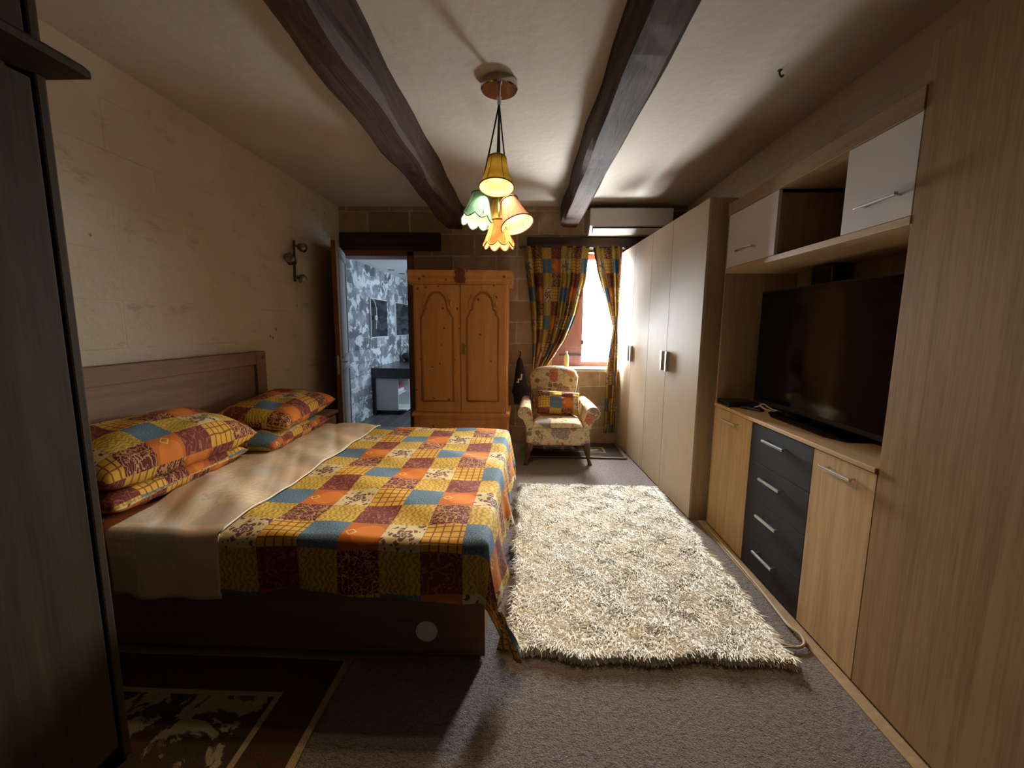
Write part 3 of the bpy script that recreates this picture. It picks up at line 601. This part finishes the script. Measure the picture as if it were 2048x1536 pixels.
# ------------------------------------------------------------------ pine armoire
ar = thing('pine_armoire', 'weathered orange pine armoire with two arched panel doors by the doorway', 'wardrobe', (-.75, 5.0, 0))
def A(): return MB((-.75, 5.0, 0))
ax0, ax1, ay0, ay1 = -1.285, -.235, 4.76, 5.27
A().box((ax0, ay0, .44), (ax1, ay1, 1.95), .006).build('body', M['pine'], ar)
bs_ = A().box((ax0-.015, ay0-.015, .06), (ax1+.015, ay1, .42), .006).box((ax0-.03, ay0-.03, 0), (ax1+.03, ay1, .08), .008).prism([(ay0-.035, .415), (ay0-.035, .43), (ay0-.01, .455), (ay1, .455), (ay1, .415)], 'X', ax0-.035, ax1+.035).build('base', M['pine'], ar)
drw = A().box((ax0+.05, ay0-.032, .13), (ax1-.05, ay0-.012, .385), .006).build('drawer', M['pine'], ar)
for x in (-1.03, -.49): A().lathe([(.012, 0), (.012, .015), (.028, .022), (.026, .034), (.008, .040)], 16, Matrix.Translation((x, ay0-.03, .26)) @ Matrix.Rotation(PI/2, 4, 'X'), cap=True).build('knob', M['legwood'], drw, True)
A().prism([(ay0+.01, 1.90), (ay0-.012, 1.90), (ay0-.014, 1.93), (ay0-.03, 1.955), (ay0-.035, 1.985), (ay0-.06, 2.015), (ay0-.065, 2.045), (ay1, 2.045), (ay1, 1.90)], 'X', ax0-.05, ax1+.05).build('cornice', M['pine'], ar)
A().prism([(-.80, 1.91), (-.70, 1.91), (-.69, 1.95), (-.705, 1.99), (-.69, 2.03), (-.72, 2.055), (-.75, 2.065), (-.78, 2.055), (-.81, 2.03), (-.795, 1.99), (-.81, 1.95)], 'Y', ay0-.085, ay0-.04, .006).build('carved_crest', M['doorwood'], ar)
for s_, (x0, x1) in enumerate(((ax0+.02, -.762), (-.752, ax1-.02))):
    dd = A().box((x0, ay0-.024, .475), (x1, ay0, 1.895), .005)
    dr_ = dd.build('door', M['pine'], ar); cx = (x0+x1)/2; hw = (x1-x0)/2-.075
    # arched raised moulding with stepped shoulders
    pts = [(cx-hw, .60), (cx-hw, 1.54), (cx-hw+.03, 1.575), (cx-hw+.03, 1.605), (cx-hw+.06, 1.63)]
    for k in range(13): a = PI-PI*k/12; pts.append((cx+(hw-.06)*math.cos(a), 1.64+.17*math.sin(a)))
    pts += [(cx+hw-.06, 1.63), (cx+hw-.03, 1.605), (cx+hw-.03, 1.575), (cx+hw, 1.54), (cx+hw, .60), (cx-hw, .60)]
    A().tube([(x, ay0-.026, z) for x, z in pts], .012, 8).build('panel_moulding', M['pine_edge'], dr_, True)
    for sx in (-1, 1):
        A().tube([(cx+sx*(hw-.012), ay0-.026, 1.65), (cx+sx*(hw-.03), ay0-.028, 1.69), (cx+sx*(hw-.02), ay0-.027, 1.72), (cx+sx*(hw-.05), ay0-.028, 1.76), (cx+sx*(hw-.045), ay0-.026, 1.79)], [.008, .015, .009, .014, .005], 8).build('carved_corner', M['pine'], dr_, True)
    if s_ == 1: A().prism([(x0+.03, 1.12), (x0+.05, 1.14), (x0+.048, 1.24), (x0+.03, 1.26), (x0+.012, 1.24), (x0+.01, 1.14)], 'Y', ay0-.028, ay0-.022).build('keyhole_plate', M['brass'], dr_)

# black bag hanging beside the armoire
bg_ = thing('garment_bag', 'narrow black bag hanging between the pine armoire and the armchair', 'bag', (-.10, 5.19, 0))
def bagf(u, v):
    z = lerp(1.06, .50, v); w2 = interp([0, .1, .5, .75, .8, 1], [.02, .04, .075, .11, .09, .085], v); th = u*2*PI
    return Vector((w2*math.cos(th)+.02*v, (.03+.02*math.sin(v*PI))*math.sin(th), z)), (u, v)
MB().grid(bagf, 24, 24).build('bag_body', M['fabric_black'], bg_, True)
MB().prism([(-.035, .765), (-.005, .765), (-.002, .80), (.03, .80), (.04, .87), (.018, .875), (.012, .82), (-.02, .815), (-.02, .78), (-.035, .778)], 'Y', -.062, -.047).build('pale_print', M['white'], bg_)
MB().tube([(0, 0, 1.05), (.01, .05, 1.12), (.0, .13, 1.14)], .006, 6).build('strap', M['fabric_black'], bg_)

# ------------------------------------------------------------------ armchair
ch = thing('armchair', 'small armchair in cream floral chintz in front of the window', 'armchair', (.33, 4.35, 0), (0, 0, math.radians(2)))
def rbox(lo, hi, bev, fn=None, seg=5):
    m = MB(); m.box(lo, hi, bev, None, seg)
    if fn:
        for v in m.bm.verts: v.co = fn(v.co)
    return m.boxuv()
rbox((-.335, 0, .205), (.335, .62, .41), .03, lambda c: Vector((c.x*(1+.03*(c.z-.2)), c.y-.02*(1-(c.x/.34)**2)*(c.y < .2), c.z+.012*((c.x/.34)**2)*(c.z < .25)*0))).build('seat_frame', M['floral'], ch, True)
def seatf(u, v):
    x, y = 2*u-1, 2*v-1; e = max(0, 1-abs(x)**4)*max(0, 1-abs(y)**4); return Vector((x*.265, .285+y*.285-.02*(1-x*x)*(y < 0), .405+.075*e**.45)), (x*.27+.2, y*.3+.9)
MB().grid(seatf, 30, 30).build('seat_cushion', M['floral'], ch, True)
def backf(sg):
    def fn(u, v):
        z = lerp(.40, 1.0, v); hw = interp([.40, .55, .65, .78, .88, .95, .985, 1.0], [.25, .235, .25, .275, .285, .255, .18, .02], z)
        x = (2*u-1); e = max(0, 1-abs(x)**3)*min(1, (1.0-z)/.06+.02)**.5
        return Vector((x*hw, .50+.14*(z-.4)/.6 + (-.075 if sg < 0 else .05)*e**.5 + .02*x*x, z-.01*abs(x)**3)), (x*hw+.1, z+.3)
    return fn
m = MB(); m.grid(backf(-1), 26, 34); m.grid(backf(1), 26, 34); bmesh.ops.remove_doubles(m.bm, verts=m.bm.verts[:], dist=.0008)
bk = m.build('backrest', M['floral'], ch, True)
for sx in (-1, 1):
    # scrolled arm: upright side panel flaring into a rolled top
    def armf(u, v, sx=sx):
        y = lerp(0.0, .52, v); hgt = interp([0, .15, .52], [.575, .60, .63], y); th = u*2*PI; top = interp([0, .3, .52], [.072, .062, .05], y)
        cx = .325+.03*(1-v)
        prof = [(.265, .40), (.268, hgt-.10), (.275, hgt-.03)]
        k = u*22; n1 = 6
        if k <= n1: t = k/n1; p = (lerp(.262, .285, t*t), lerp(.38, hgt-.02, t))
        elif k <= 17:
            t = (k-n1)/11; a = PI*(1.02-1.45*t); p = (cx+top*math.cos(a), hgt-.02+top*math.sin(a)*.9)
        else: t = (k-17)/5; a = PI*(1.02-1.45); p0 = (cx+top*math.cos(a), hgt-.02+top*math.sin(a)*.9); p = (lerp(p0[0], .335, min(1, t*1.4)), lerp(p0[1], .36, t))
        return Vector((sx*p[0], y, p[1])), (u*.55+.3*(sx > 0), y+.5)
    m = MB(); m.grid(armf, 22, 12)
    for vv in (0.0, 1.0):
        ring = [m.bm.verts.new(armf(k/22, vv)[0]) for k in range(23)]; f = m.bm.faces.new(ring)
        for l in f.loops: l[m.uv].uv = (l.vert.co.x*1.0+.7, l.vert.co.z+.2)
    arm = m.build('armrest', M['floral'], ch, 'auto')
    pp = [armf(k/22, 0)[0]+Vector((0, -.004, 0)) for k in range(4, 20)]
    MB().tube(pp, .006, 6).build('piping', M['floral'], arm, True)
    MB().tube([(sx*.295, .035, .23), (sx*.305, .025, .17), (sx*.315, .012, .12), (sx*.325, .018, .06), (sx*.335, .005, .025), (sx*.338, -.005, .0)], [.045, .040, .028, .019, .020, .026], 10).build('leg', M['legwood'], ch, True)
    MB().tube([(sx*.27, .57, .23), (sx*.275, .60, .10), (sx*.28, .63, .0125)], [.03, .024, .02], 10).build('leg', M['legwood'], ch, True)
pillow('cushion', 'rectangular patchwork cushion leaning on the floral armchair', 'cushion', .27, .47, .13, (.345, 4.66, .61), (math.radians(62), math.radians(4), math.radians(4)), (7.0, 5.55), None, 'patch', .13)

# ------------------------------------------------------------------ curtains
def curtain(name, label, zs, xl, xr, width, y0, uvo, pleats, yfar):
    root = thing(name, label, 'curtain', ((xl[0]+xr[0])/2, y0, 0))
    zt, zb = zs[0], zs[-1]
    def fn(u, v):
        z = lerp(zt, zb, v); a, c = interp(zs[::-1], xl[::-1], z), interp(zs[::-1], xr[::-1], z); wd = max(.02, c-a)
        amp = min(.065, .42*wd/pleats*2.2); ph = u*pleats*2*PI+.6*math.sin(v*4+u*3)
        y = y0+(amp*math.sin(ph)*(.6+.4*math.sin(u*9+1))+.012*math.sin(v*11+u*5))*min(1, .3+v*5)
        return Vector((lerp(a, c, u)+.006*math.sin(ph*1.0+1.3), y, z+.10*0)), (uvo[0]+u*width/.15, uvo[1]+(z-zb)/.165)
    m = MB(((xl[0]+xr[0])/2, y0, 0)).grid(fn, 150, 90); o = m.build('cloth', M['patch_curtain'], root, True)
    hd = MB(((xl[0]+xr[0])/2, y0, 0)).grid(lambda u, v: (fn(u, v*.02)[0]+Vector((0, -.004, .002)), fn(u, v*.02)[1]), 150, 1).build('heading_tape', M['patch_curtain'], root, True)
    return root
curtain('curtain', 'wide patchwork curtain swept to the left of the window', [2.38, 2.0, 1.6, 1.3, 1.10, .95, .60, .15], [-.085, -.03, .025, .045, .05, .045, .03, .04], [.705, .68, .58, .46, .33, .22, .24, .27], .98, 5.17, (.2, .35), 7.5, 0)
curtain('curtain', 'narrow patchwork curtain gathered between the window and the pale wardrobe', [2.38, 2.1, 1.8, 1.6, 1.44, 1.25, .90, .15], [.735, .80, .90, .96, 1.01, .985, .95, .94], [1.075, 1.075, 1.07, 1.065, 1.06, 1.07, 1.075, 1.075], .55, 5.17, (1.6, 2.35), 4.0, 0)
cr = thing('curtain_pole', 'thin dark pole under the window lintel carrying both curtains', 'curtain rail', (.5, 5.17, 2.375))
MB().cyl((-.62, 0, 0), (.60, 0, 0), .011, n=10).build('pole', M['iron'], cr)
for x in (-.60, .58): MB().box((x-.01, 0, -.012), (x+.01, .10, .012), .003).build('bracket', M['iron'], cr)

bt = thing('bottle', 'small yellow plastic bottle on the window sill beside the curtain', 'bottle', (.485, 5.37, .941))
MB().lathe([(.028, 0), (.03, .01), (.03, .13), (.022, .155), (.012, .165), (.012, .175)], 16, cap=True).build('body', M['bottle'], bt, True); MB().cyl((0, 0, .175), (0, 0, .20), .014, n=12).build('cap', M['white'], bt)

# ------------------------------------------------------------------ air conditioner
ac = thing('air_conditioner', 'white wall air conditioner above the window lintel', 'air conditioner', (1.15, 5.28, 2.65))
def AC(): return MB((1.15, 5.28, 2.65))
AC().prism([(5.29, 2.51), (5.17, 2.51), (5.085, 2.595), (5.08, 2.78), (5.09, 2.79), (5.29, 2.79)], 'X', .685, 1.62, .004).build('casing', M['acwhite'], ac)
lm2 = Matrix.Translation((1.15, 5.125, 2.552)) @ Matrix.Rotation(math.radians(-45), 4, 'X')
AC().box((-.43, -.045, -.002), (.43, .045, .004), .001, lm2).build('vent', M['acdark'], ac)
AC().box((-.425, -.032, -.010), (.425, .045, -.003), .002, lm2).build('louvre', M['acwhite'], ac)

# ------------------------------------------------------------------ pale far wardrobe
fwv = Vector((1.237, 3.115, 0)); dirv = Vector((1.120, 5.285, 0))-fwv; LW = dirv.length
wd = thing('wardrobe', 'tall pale oak wardrobe with flat doors along the right side', 'wardrobe', fwv, (0, 0, math.atan2(dirv.y, dirv.x)-PI/2))
# local: +y along the front towards the window, front faces -x
MB().box((.022, 0, 0), (.56, .02, 2.34), .002).build('side_panel', M['oak_side'], wd)
MB().box((.022, .022, .02), (.54, LW-.045, 2.335)).build('carcass', M['oak_side'], wd)
e = [0.0, .635, 1.13, 1.68, LW]
for k in range(4):
    dr_ = MB().box((0, e[k]+.0025, .012), (.021, e[k+1]-.0025, 2.338), .0015).build('door', M['oak_light'], wd)
    hy = {0: e[1]-.055, 1: e[1]+.055, 2: e[3]-.05, 3: e[3]+.05}[k]
    MB().box((-.028, hy-.016, 1.075), (0, hy+.016, 1.245), .004).build('handle', M['steel'], dr_)
MB().box((.02, .0, 0), (.04, LW, .012)).build('plinth', M['oak_side'], wd)

# ------------------------------------------------------------------ wall unit with television
UY0, UY1, UX, UB = 1.63, 3.06, 1.355, 1.84
sb = thing('sideboard', 'low oak sideboard with a dark column of four drawers under the television', 'sideboard', (1.6, 2.35, 0))
def S(): return MB((1.6, 2.35, 0))
S().box((UX+.02, UY0+.002, .02), (UB, UY1, .898)).build('carcass', M['oak'], sb)
def bar(mb, p, axis, L, r=.007, out=.03):
    """bar handle standing off a front that faces -x"""
    x, y, z = p; mb.box((x-out-r, y-L/2, z-r), (x-out+r, y+L/2, z+r), .003)
    for s_ in (-1, 1): mb.cyl((x, y+s_*L*.40, z), (x-out, y+s_*L*.40, z), .005, n=8)
    return mb
dy = [(2.556, UY1), (2.0, 2.553), (UY0+.003, 1.997)]
d0 = S().box((UX, dy[0][0], .012), (UX+.019, dy[0][1], .893), .0015).build('door', M['oak'], sb); bar(S(), (UX, 2.80, .835), 'Y', .19).build('handle', M['steel'], d0)
d1 = S().box((UX, dy[2][0], .012), (UX+.019, dy[2][1], .893), .0015).build('door', M['oak'], sb); bar(S(), (UX, 1.815, .835), 'Y', .19).build('handle', M['steel'], d1)
zs = [.012, .228, .448, .668, .893]
for k in range(4):
    q = S().box((UX, dy[1][0], zs[k]+.0015), (UX+.019, dy[1][1], zs[k+1]-.0015), .0015).build('drawer', M['graphite'], sb); bar(S(), (UX, 2.285, zs[k+1]-.07), 'Y', .20).build('handle', M['steel'], q)
wt = MB((1.6, 2.35, .9)).box((UX-.012, UY0+.001, .899), (UB, UY1, .920), .002).build('worktop', M['oak_top']); tag(wt, 'continuous oak worktop on the low sideboard, below the television', 'worktop')
np_ = MB((1.6, 3.07, 0)).box((UX+.002, UY1+.002, 0), (UB, UY1+.022, 2.20), .002).build('upright_panel', M['oak_side']); tag(np_, 'upright oak panel closing the television niche next to the pale wardrobe', 'panel')
bkp = MB((1.845, 2.35, 0)).box((UB+.001, UY0, .0), (XR-.001, UY1, 2.285)).build('back_panel', M['oak_side']); tag(bkp, 'oak back board behind the television', 'panel')
sf = MB((1.6, 2.35, 1.83)).box((UX-.002, UY0+.001, 1.822), (UB, UY1, 1.852), .002).build('shelf', M['oak_top']); tag(sf, 'long oak shelf above the television carrying the white cupboards', 'shelf')
tp = MB((1.6, 2.35, 2.24)).box((UX-.004, UY0+.001, 2.203), (UB, UY1+.02, 2.285), .003).build('top_board', M['oak_topside']); tag(tp, 'thick oak top board over the white cupboards', 'panel')
for t, y0_, y1_, hy in (('white flap cupboard at the far end of the oak shelf, by the pale wardrobe', 2.49, UY1, 2.78), ('white flap cupboard at the near end of the oak shelf, by the tall oak cabinet', UY0+.003, 1.98, 1.77)):
    q = thing('wall_cupboard', t, 'cupboard', (1.6, (y0_+y1_)/2, 1.853), group='white cupboards on the shelf')
    def Q(): return MB((1.6, (y0_+y1_)/2, 1.853))
    Q().box((UX+.02, y0_, 1.853), (UB, y0_+.018, 2.202)).box((UX+.02, y1_-.018, 1.853), (UB, y1_, 2.202)).box((UX+.02, y0_, 2.185), (UB, y1_, 2.202)).box((UX+.02, y0_, 1.853), (UB, y1_, 1.868)).build('carcass', M['oak_side'], q)
    dd = Q().box((UX, y0_, 1.854), (UX+.019, y1_, 2.201), .0015).build('flap_door', M['white_lac'], q); bar(Q(), (UX, hy, 1.94), 'Y', .20).build('handle', M['steel'], dd)
tc = thing('tall_cabinet', 'tall oak cabinet filling the right edge, nearest the camera', 'cabinet', (1.6, 1.0, 0))
TC = lambda: MB((1.6, 1.0, 0))
TC().box((UX+.02, -.6, .0), (UB, UY0, 2.42), .001).build('carcass', M['oak_vignetted'], tc)
TC().box((UX, .60, .012), (UX+.019, UY0-.001, 2.42), .0015).build('door', M['oak_vignetted'], tc)
TC().box((UX, -.6, .012), (UX+.019, .596, 2.42), .0015).build('door', M['oak_vignetted'], tc)

tv = thing('television', 'large black flat screen television in the oak niche', 'television', (1.57, 2.32, .92))
def T(): return MB((1.57, 2.32, .92))
T().box((1.562, 1.68, .955), (1.60, 2.965, 1.692), .006).build('casing', M['black'], tv)
T().box((1.5590, 1.695, .985), (1.563, 2.95, 1.68), .001).build('screen', M['gloss'], tv)
T().box((1.60, 2.0, 1.05), (1.64, 2.65, 1.45), .012).build('rear_housing', M['black'], tv)
T().box((1.585, 2.27, .935), (1.62, 2.39, 1.1), .006).build('stand_neck', M['black'], tv)
T().prism([(1.46+.0, 2.10), (1.46, 2.56), (1.50, 2.66), (1.66, 2.66), (1.68, 2.6), (1.68, 2.06), (1.66, 2.0), (1.50, 2.0)], 'Z', .9205, .936, .005).build('stand_base', M['gloss'], tv)
spk = thing('speaker_box', 'slim black speaker standing behind the television, its top showing above', 'speaker', (1.76, 2.62, .9205))
MB().box((-.05, -.09, 0), (.05, .09, .90), .008).build('enclosure', M['black'], spk); MB().box((-.056, -.08, .55), (-.05, .08, .87), .004).build('grille', M['fabric_black'], spk)
cs = thing('media_player', 'flat black media player box at the far end of the worktop', 'media player', (1.455, 2.955, .9205))
MB().box((-.10, -.085, .0), (.10, .09, .036), .004).build('case', M['black'], cs); MB().box((-.1015, -.07, .012), (-.1, .07, .022)).build('front_strip', M['gloss'], cs)
rm = thing('remote_control', 'black remote lying on the worktop in front of the media player', 'remote', (1.47, 2.79, .9205), (0, 0, .5))
MB().box((-.022, -.07, 0), (.022, .07, .015), .005).build('body', M['black'], rm, True); MB().box((-.014, -.05, .015), (.014, .05, .0165), .001).build('keypad', M['rubber'], rm)
cbl = MB((1.55, 2.78, .925)).tube([(1.52, 2.86, .926), (1.535, 2.82, .945), (1.55, 2.78, .926), (1.575, 2.72, .926), (1.60, 2.74, .926), (1.64, 2.80, .926)], .004, 6).tube([(1.53, 2.85, .93), (1.56, 2.83, .955), (1.585, 2.76, .93), (1.62, 2.72, .927)], .004, 6).build('loose_cable', M['white'], None, True)
tag(cbl, 'white loose cables on the worktop between media player and television', 'cable')

# ------------------------------------------------------------------ pendant lamp
PX, PY = -.19, 2.69
pl = thing('pendant_lamp', 'cluster pendant of five coloured fabric shades hanging from a round chrome plate', 'ceiling lamp', (PX, PY, ZC))
def PL(): return MB((PX, PY, ZC))
PL().lathe([(.0, 0), (.104, 0), (.108, -.006), (.108, -.042), (.102, -.048), (.0, -.048)], 48, Matrix.Translation((PX, PY, ZC))).build('ceiling_plate', M['chrome'], pl, 'auto')
PL().cyl((PX, PY, ZC-.048), (PX, PY, ZC-.085), .006, n=10).cyl((PX, PY, ZC-.082), (PX, PY, ZC-.125), .014, .012, n=14).build('cord_grip', M['steel'], pl, 'auto')
hang = Vector((PX, PY, ZC-.125))
def shade(nm_lab, top, axis, r0, r1, H, scal, outer, inner, T, cordmat, power):
    axis = Vector(axis).normalized(); q = Matrix.Translation(top) @ Vector((0, 0, -1)).rotation_difference(axis).to_matrix().to_4x4()
    prof = []
    for k in range(15):
        t = k/14; prof.append((lerp(r0, r1, .55*t+.45*t**2.6), -H*t))
    def mod(r, z, a, t):
        if scal: s_ = abs(math.sin(a*scal/2)); z -= .028*s_*smoothstep(.75, 1, t); r *= 1-.05*(1-s_)*smoothstep(.3, 1, t)
        return r, z
    mt = shade_mat('shade_'+nm_lab.split()[0], outer, inner, T)
    me = PL(); me.lathe(prof, 64, q, mod); sh_ = me.build('lamp_shade', mt, pl, True, recalc=False); sh_['label'] = nm_lab
    # make the outside the front face
    dm = bpy.data.meshes[sh_.data.name]; 
    dm.flip_normals() if dm.polygons[0].normal.dot((dm.polygons[0].center + Vector((PX, PY, ZC)) - Vector(top)) - axis*((dm.polygons[0].center + Vector((PX, PY, ZC)) - Vector(top)).dot(axis))) < 0 else None
    tm = PL(); ring = []
    for k in range(65):
        a = 2*PI*k/64; r, z = mod(r1, -H, a, 1.0); ring.append(q @ Vector((r*1.005*math.cos(a), r*1.005*math.sin(a), z)))
    bm_ = plain('braid_'+nm_lab.split()[0], tuple(x*.5 for x in outer), .8)
    tm.tube(ring, .004, 6); tm.build('braid_trim', bm_, sh_, True); tm = PL()
    tm.tube([q @ Vector((r0*1.02*math.cos(2*PI*k/32), r0*1.02*math.sin(2*PI*k/32), 0)) for k in range(33)], .0035, 6)
    tm.build('top_trim', bm_, sh_, True)
    for k in range(6):
        a = 2*PI*k/6; PL().tube([q @ Vector((p[0]*1.006*math.cos(a), p[0]*1.006*math.sin(a), p[1])) for p in prof], .0018, 5).build('rib', bm_, sh_, True)
    PL().cyl(q @ Vector((0, 0, 0.004)), q @ Vector((0, 0, -.004)), r0*.99, n=32).build('top_cap', M['fabric_black'], sh_)
    hd = PL().cyl(q @ Vector((0, 0, .014)), q @ Vector((0, 0, -.035)), .013, .019, n=14).build('lamp_holder', M['black'], pl, 'auto')
    PL().sphere(q @ Vector((0, 0, -.062)), .024, n=14).build('bulb', M['bulb'], hd, True)
    e = q @ Vector((0, 0, .012)); mid = (hang+e)/2+Vector((0, 0, -.004)); PL().tube([hang+Vector((0, 0, .01)), hang.lerp(e, .3), hang.lerp(e, .7), e+(hang-e).normalized()*.03, e], .005, 6).build('flex', M['cord'], pl, True)
    if cordmat != 'cord': PL().tube([e+(hang-e).normalized()*.15, e+(hang-e).normalized()*.06, e], .0055, 6).build('pale_sleeve', M[cordmat], pl, True)
    for kind, pw, off in (('SPOT', power*BULB, .105), ('POINT', .14*BULB, .075)):
        ld = bpy.data.lights.new('bulb_light', kind); ld.energy = pw; ld.color = (1, .75, .44); ld.shadow_soft_size = .03 if kind == 'SPOT' else .02
        if kind == 'SPOT': ld.spot_size = math.radians(140); ld.spot_blend = 1.0
        lo = bpy.data.objects.new('bulb_light', ld); sc.collection.objects.link(lo); lo.parent = pl
        lo.location = (q @ Vector((0, 0, -off))) - Vector((PX, PY, ZC)); lo.rotation_euler = Vector((0, 0, -1)).rotation_difference(axis).to_euler()
shade('mustard plain rimmed shade, highest of the cluster', (-.195, 2.62, 2.412), (0, -.24, -1), .052, .100, .175, 0, (.50, .34, .06), (.78, .70, .30), .10, 'cord', 1.0)
shade('teal scalloped shade at the left', (-.303, 2.70, 2.235), (-.12, -.22, -1), .052, .098, .150, 8, (.16, .38, .34), (.80, .78, .58), .14, 'cord', 1.0)
shade('pink plain rimmed shade tilted to the right', (-.124, 2.66, 2.190), (.34, -.36, -1), .050, .098, .165, 0, (.60, .27, .20), (.80, .68, .42), .09, 'tealcord', 1.0)
shade('orange scalloped shade, lowest of the cluster', (-.189, 2.70, 2.088), (0, -.03, -1), .048, .095, .135, 8, (.66, .18, .06), (.80, .62, .32), .035, 'tealcord', 1.0)
shade('ochre scalloped shade at the back of the cluster', (-.190, 2.80, 2.235), (0, .06, -1), .050, .095, .140, 8, (.55, .36, .10), (.80, .66, .30), .09, 'cord', .6)

# ------------------------------------------------------------------ rugs and small things on the floor
sg = thing('shag_rug', 'long cream shag rug on the floor between the bed and the sideboard', 'rug', (.55, 2.68, 0))
RX0, RX1, RY0, RY1 = -.058, 1.165, 1.715, 3.70
def rugedge(x, y): 
    return .012*math.sin(y*9)+.008*math.sin(y*23+1), .015*math.sin(x*7+2)+.012*math.sin(x*19)
MB((.55, 2.68, 0)).box((RX0+.02, RY0+.02, .003), (RX1-.02, RY1-.02, .024), .008).build('backing', M['shagbase'], sg, True)
N = 84000; NE = 6000; rs = np.random.RandomState(5)
X = rs.uniform(RX0, RX1, N+NE); Y = RY0+(RY1-RY0)*rs.uniform(0, 1, N+NE)**1.15
V_, F_ = [], []
for k in range(N+NE):
    ex, ey = rugedge(X[k], Y[k]); x, y = X[k], Y[k]; edge = None
    if k >= N:      # fringe drooping over the four edges
        t = rs.uniform()
        if t < .45: y = RY0+rs.uniform(0, .02); edge = -PI/2
        elif t < .7: x = RX1-rs.uniform(0, .02); edge = 0
        elif t < .9: x = RX0+rs.uniform(0, .02); edge = PI
        else: y = RY1-rs.uniform(0, .02); edge = PI/2
    if y < RY0+.05: y += ey
    if x > RX1-.05 or x < RX0+.05: x += ex
    x = min(x, RX1-.03*max(0, min(1, (y-2.9)/.3)))
    cl = math.sin(x*21+2.3*math.sin(y*13))+math.sin(y*27+2*math.sin(x*17)); a = .45*cl+rs.normal(0, .85)-PI/2
    lean = rs.uniform(.02, .055); hgt = rs.uniform(.014, .030); w_ = rs.uniform(.003, .0062); z0 = .018; zs_ = .62
    if edge is not None: a = edge+rs.normal(0, .5); lean = rs.uniform(.02, .042); hgt = rs.uniform(.010, .022); zs_ = 1.0; z0 = rs.uniform(.008, .02)
    dx_, dy_ = math.cos(a), math.sin(a); nx, ny = -dy_*w_/2, dx_*w_/2; n0 = len(V_)
    for t, ww in ((0, .7), (.5, 1.0), (1.0, .35)):
        px, py, pz = x+dx_*lean*t*t, y+dy_*lean*t*t, max(.003, z0*(1 if edge is None else 1-t)+hgt*math.sin(t*PI*zs_))
        V_.append((px-nx*ww-.55, py-ny*ww-2.68, pz)); V_.append((px+nx*ww-.55, py+ny*ww-2.68, pz+.002))
    F_ += [(n0, n0+1, n0+3, n0+2), (n0+2, n0+3, n0+5, n0+4)]
me = bpy.data.meshes.new('pile'); me.from_pydata(V_, [], F_); me.materials.append(M['shag']); po = bpy.data.objects.new('pile', me); sc.collection.objects.link(po); po.parent = sg; po['kind'] = 'stuff'
for p in me.polygons: p.use_smooth = True

def flat_rug(name, label, x0, x1, y0, y1, mat):
    def fn(u, v):
        x, y = lerp(x0, x1, u), lerp(y0, y1, v); return Vector((x+.006*math.sin(y*8), y, .010+.002*math.sin(x*6+y*5))), (u, v)
    m = MB().grid(fn, 40, 40); o = m.build(name, M[mat], None, True); md = o.modifiers.new('thickness', 'SOLIDIFY'); md.thickness = .008; md.offset = -1
    return tag(o, label, 'rug')
flat_rug('patterned_rug', 'dark patterned rug with a floral border in the left foreground beside the bed', -2.05, -.745, .25, 1.66, 'rug_near')
flat_rug('patterned_rug', 'small dark patterned rug under the window behind the armchair', .0, 1.115, 4.58, 5.20, 'rug_far')
struct('trim_6', MB().box((1.30, .4, .0), (1.352, 3.05, .008), .002).box((1.30, 3.05, .0), (1.352, 3.10, .008), .002), M['oak_side'])
cabp = [(1.32, 3.0, .014), (1.315, 2.6, .014), (1.31, 2.3, .014), (1.30, 2.12, .014), (1.29, 1.99, .015), (1.285, 1.93, .02), (1.30, 1.87, .022), (1.285, 1.82, .018), (1.24, 1.80, .014), (1.19, 1.815, .014), (1.15, 1.84, .014)]
# smooth the cable path
def catmull(P, n=6):
    P = [Vector(p) for p in P]; out = []
    for i in range(len(P)-1):
        p0, p1, p2, p3 = P[max(0, i-1)], P[i], P[i+1], P[min(len(P)-1, i+2)]
        for k in range(n):
            t = k/n; out.append(.5*((2*p1)+(p2-p0)*t+(2*p0-5*p1+4*p2-p3)*t*t+(3*p1-p0-3*p2+p3)*t**3))
    return out+[P[-1]]
fc = MB((1.28, 2.2, 0)).tube(catmull(cabp), .007, 8).build('floor_cable', M['rope'], None, True); tag(fc, 'beige cable along the foot of the sideboard, looping by the shag rug', 'cable')
hk = thing('ceiling_hook', 'tiny dark hook in the ceiling above the sideboard', 'hook', (1.364, 2.606, ZC))
MB().tube(catmull([(0, 0, 0), (0, 0, -.02), (.012, 0, -.035), (.02, 0, -.025)], 4), .005, 6).build('hook', M['iron'], hk); MB().cyl((0, 0, -.004), (0, 0, 0), .012, n=10).build('rose', M['iron'], hk)
pg = thing('wall_plug', 'black plug in the left wall just past the headboard', 'plug', (XL, 3.72, .80))
MB().box((0, -.02, -.02), (.04, .02, .02), .006).build('plug_body', M['black'], pg); MB().tube(catmull([(.035, 0, -.01), (.05, 0, -.06), (.03, .02, -.15), (.02, .03, -.25)], 4), .004, 6).build('lead', M['black'], pg)
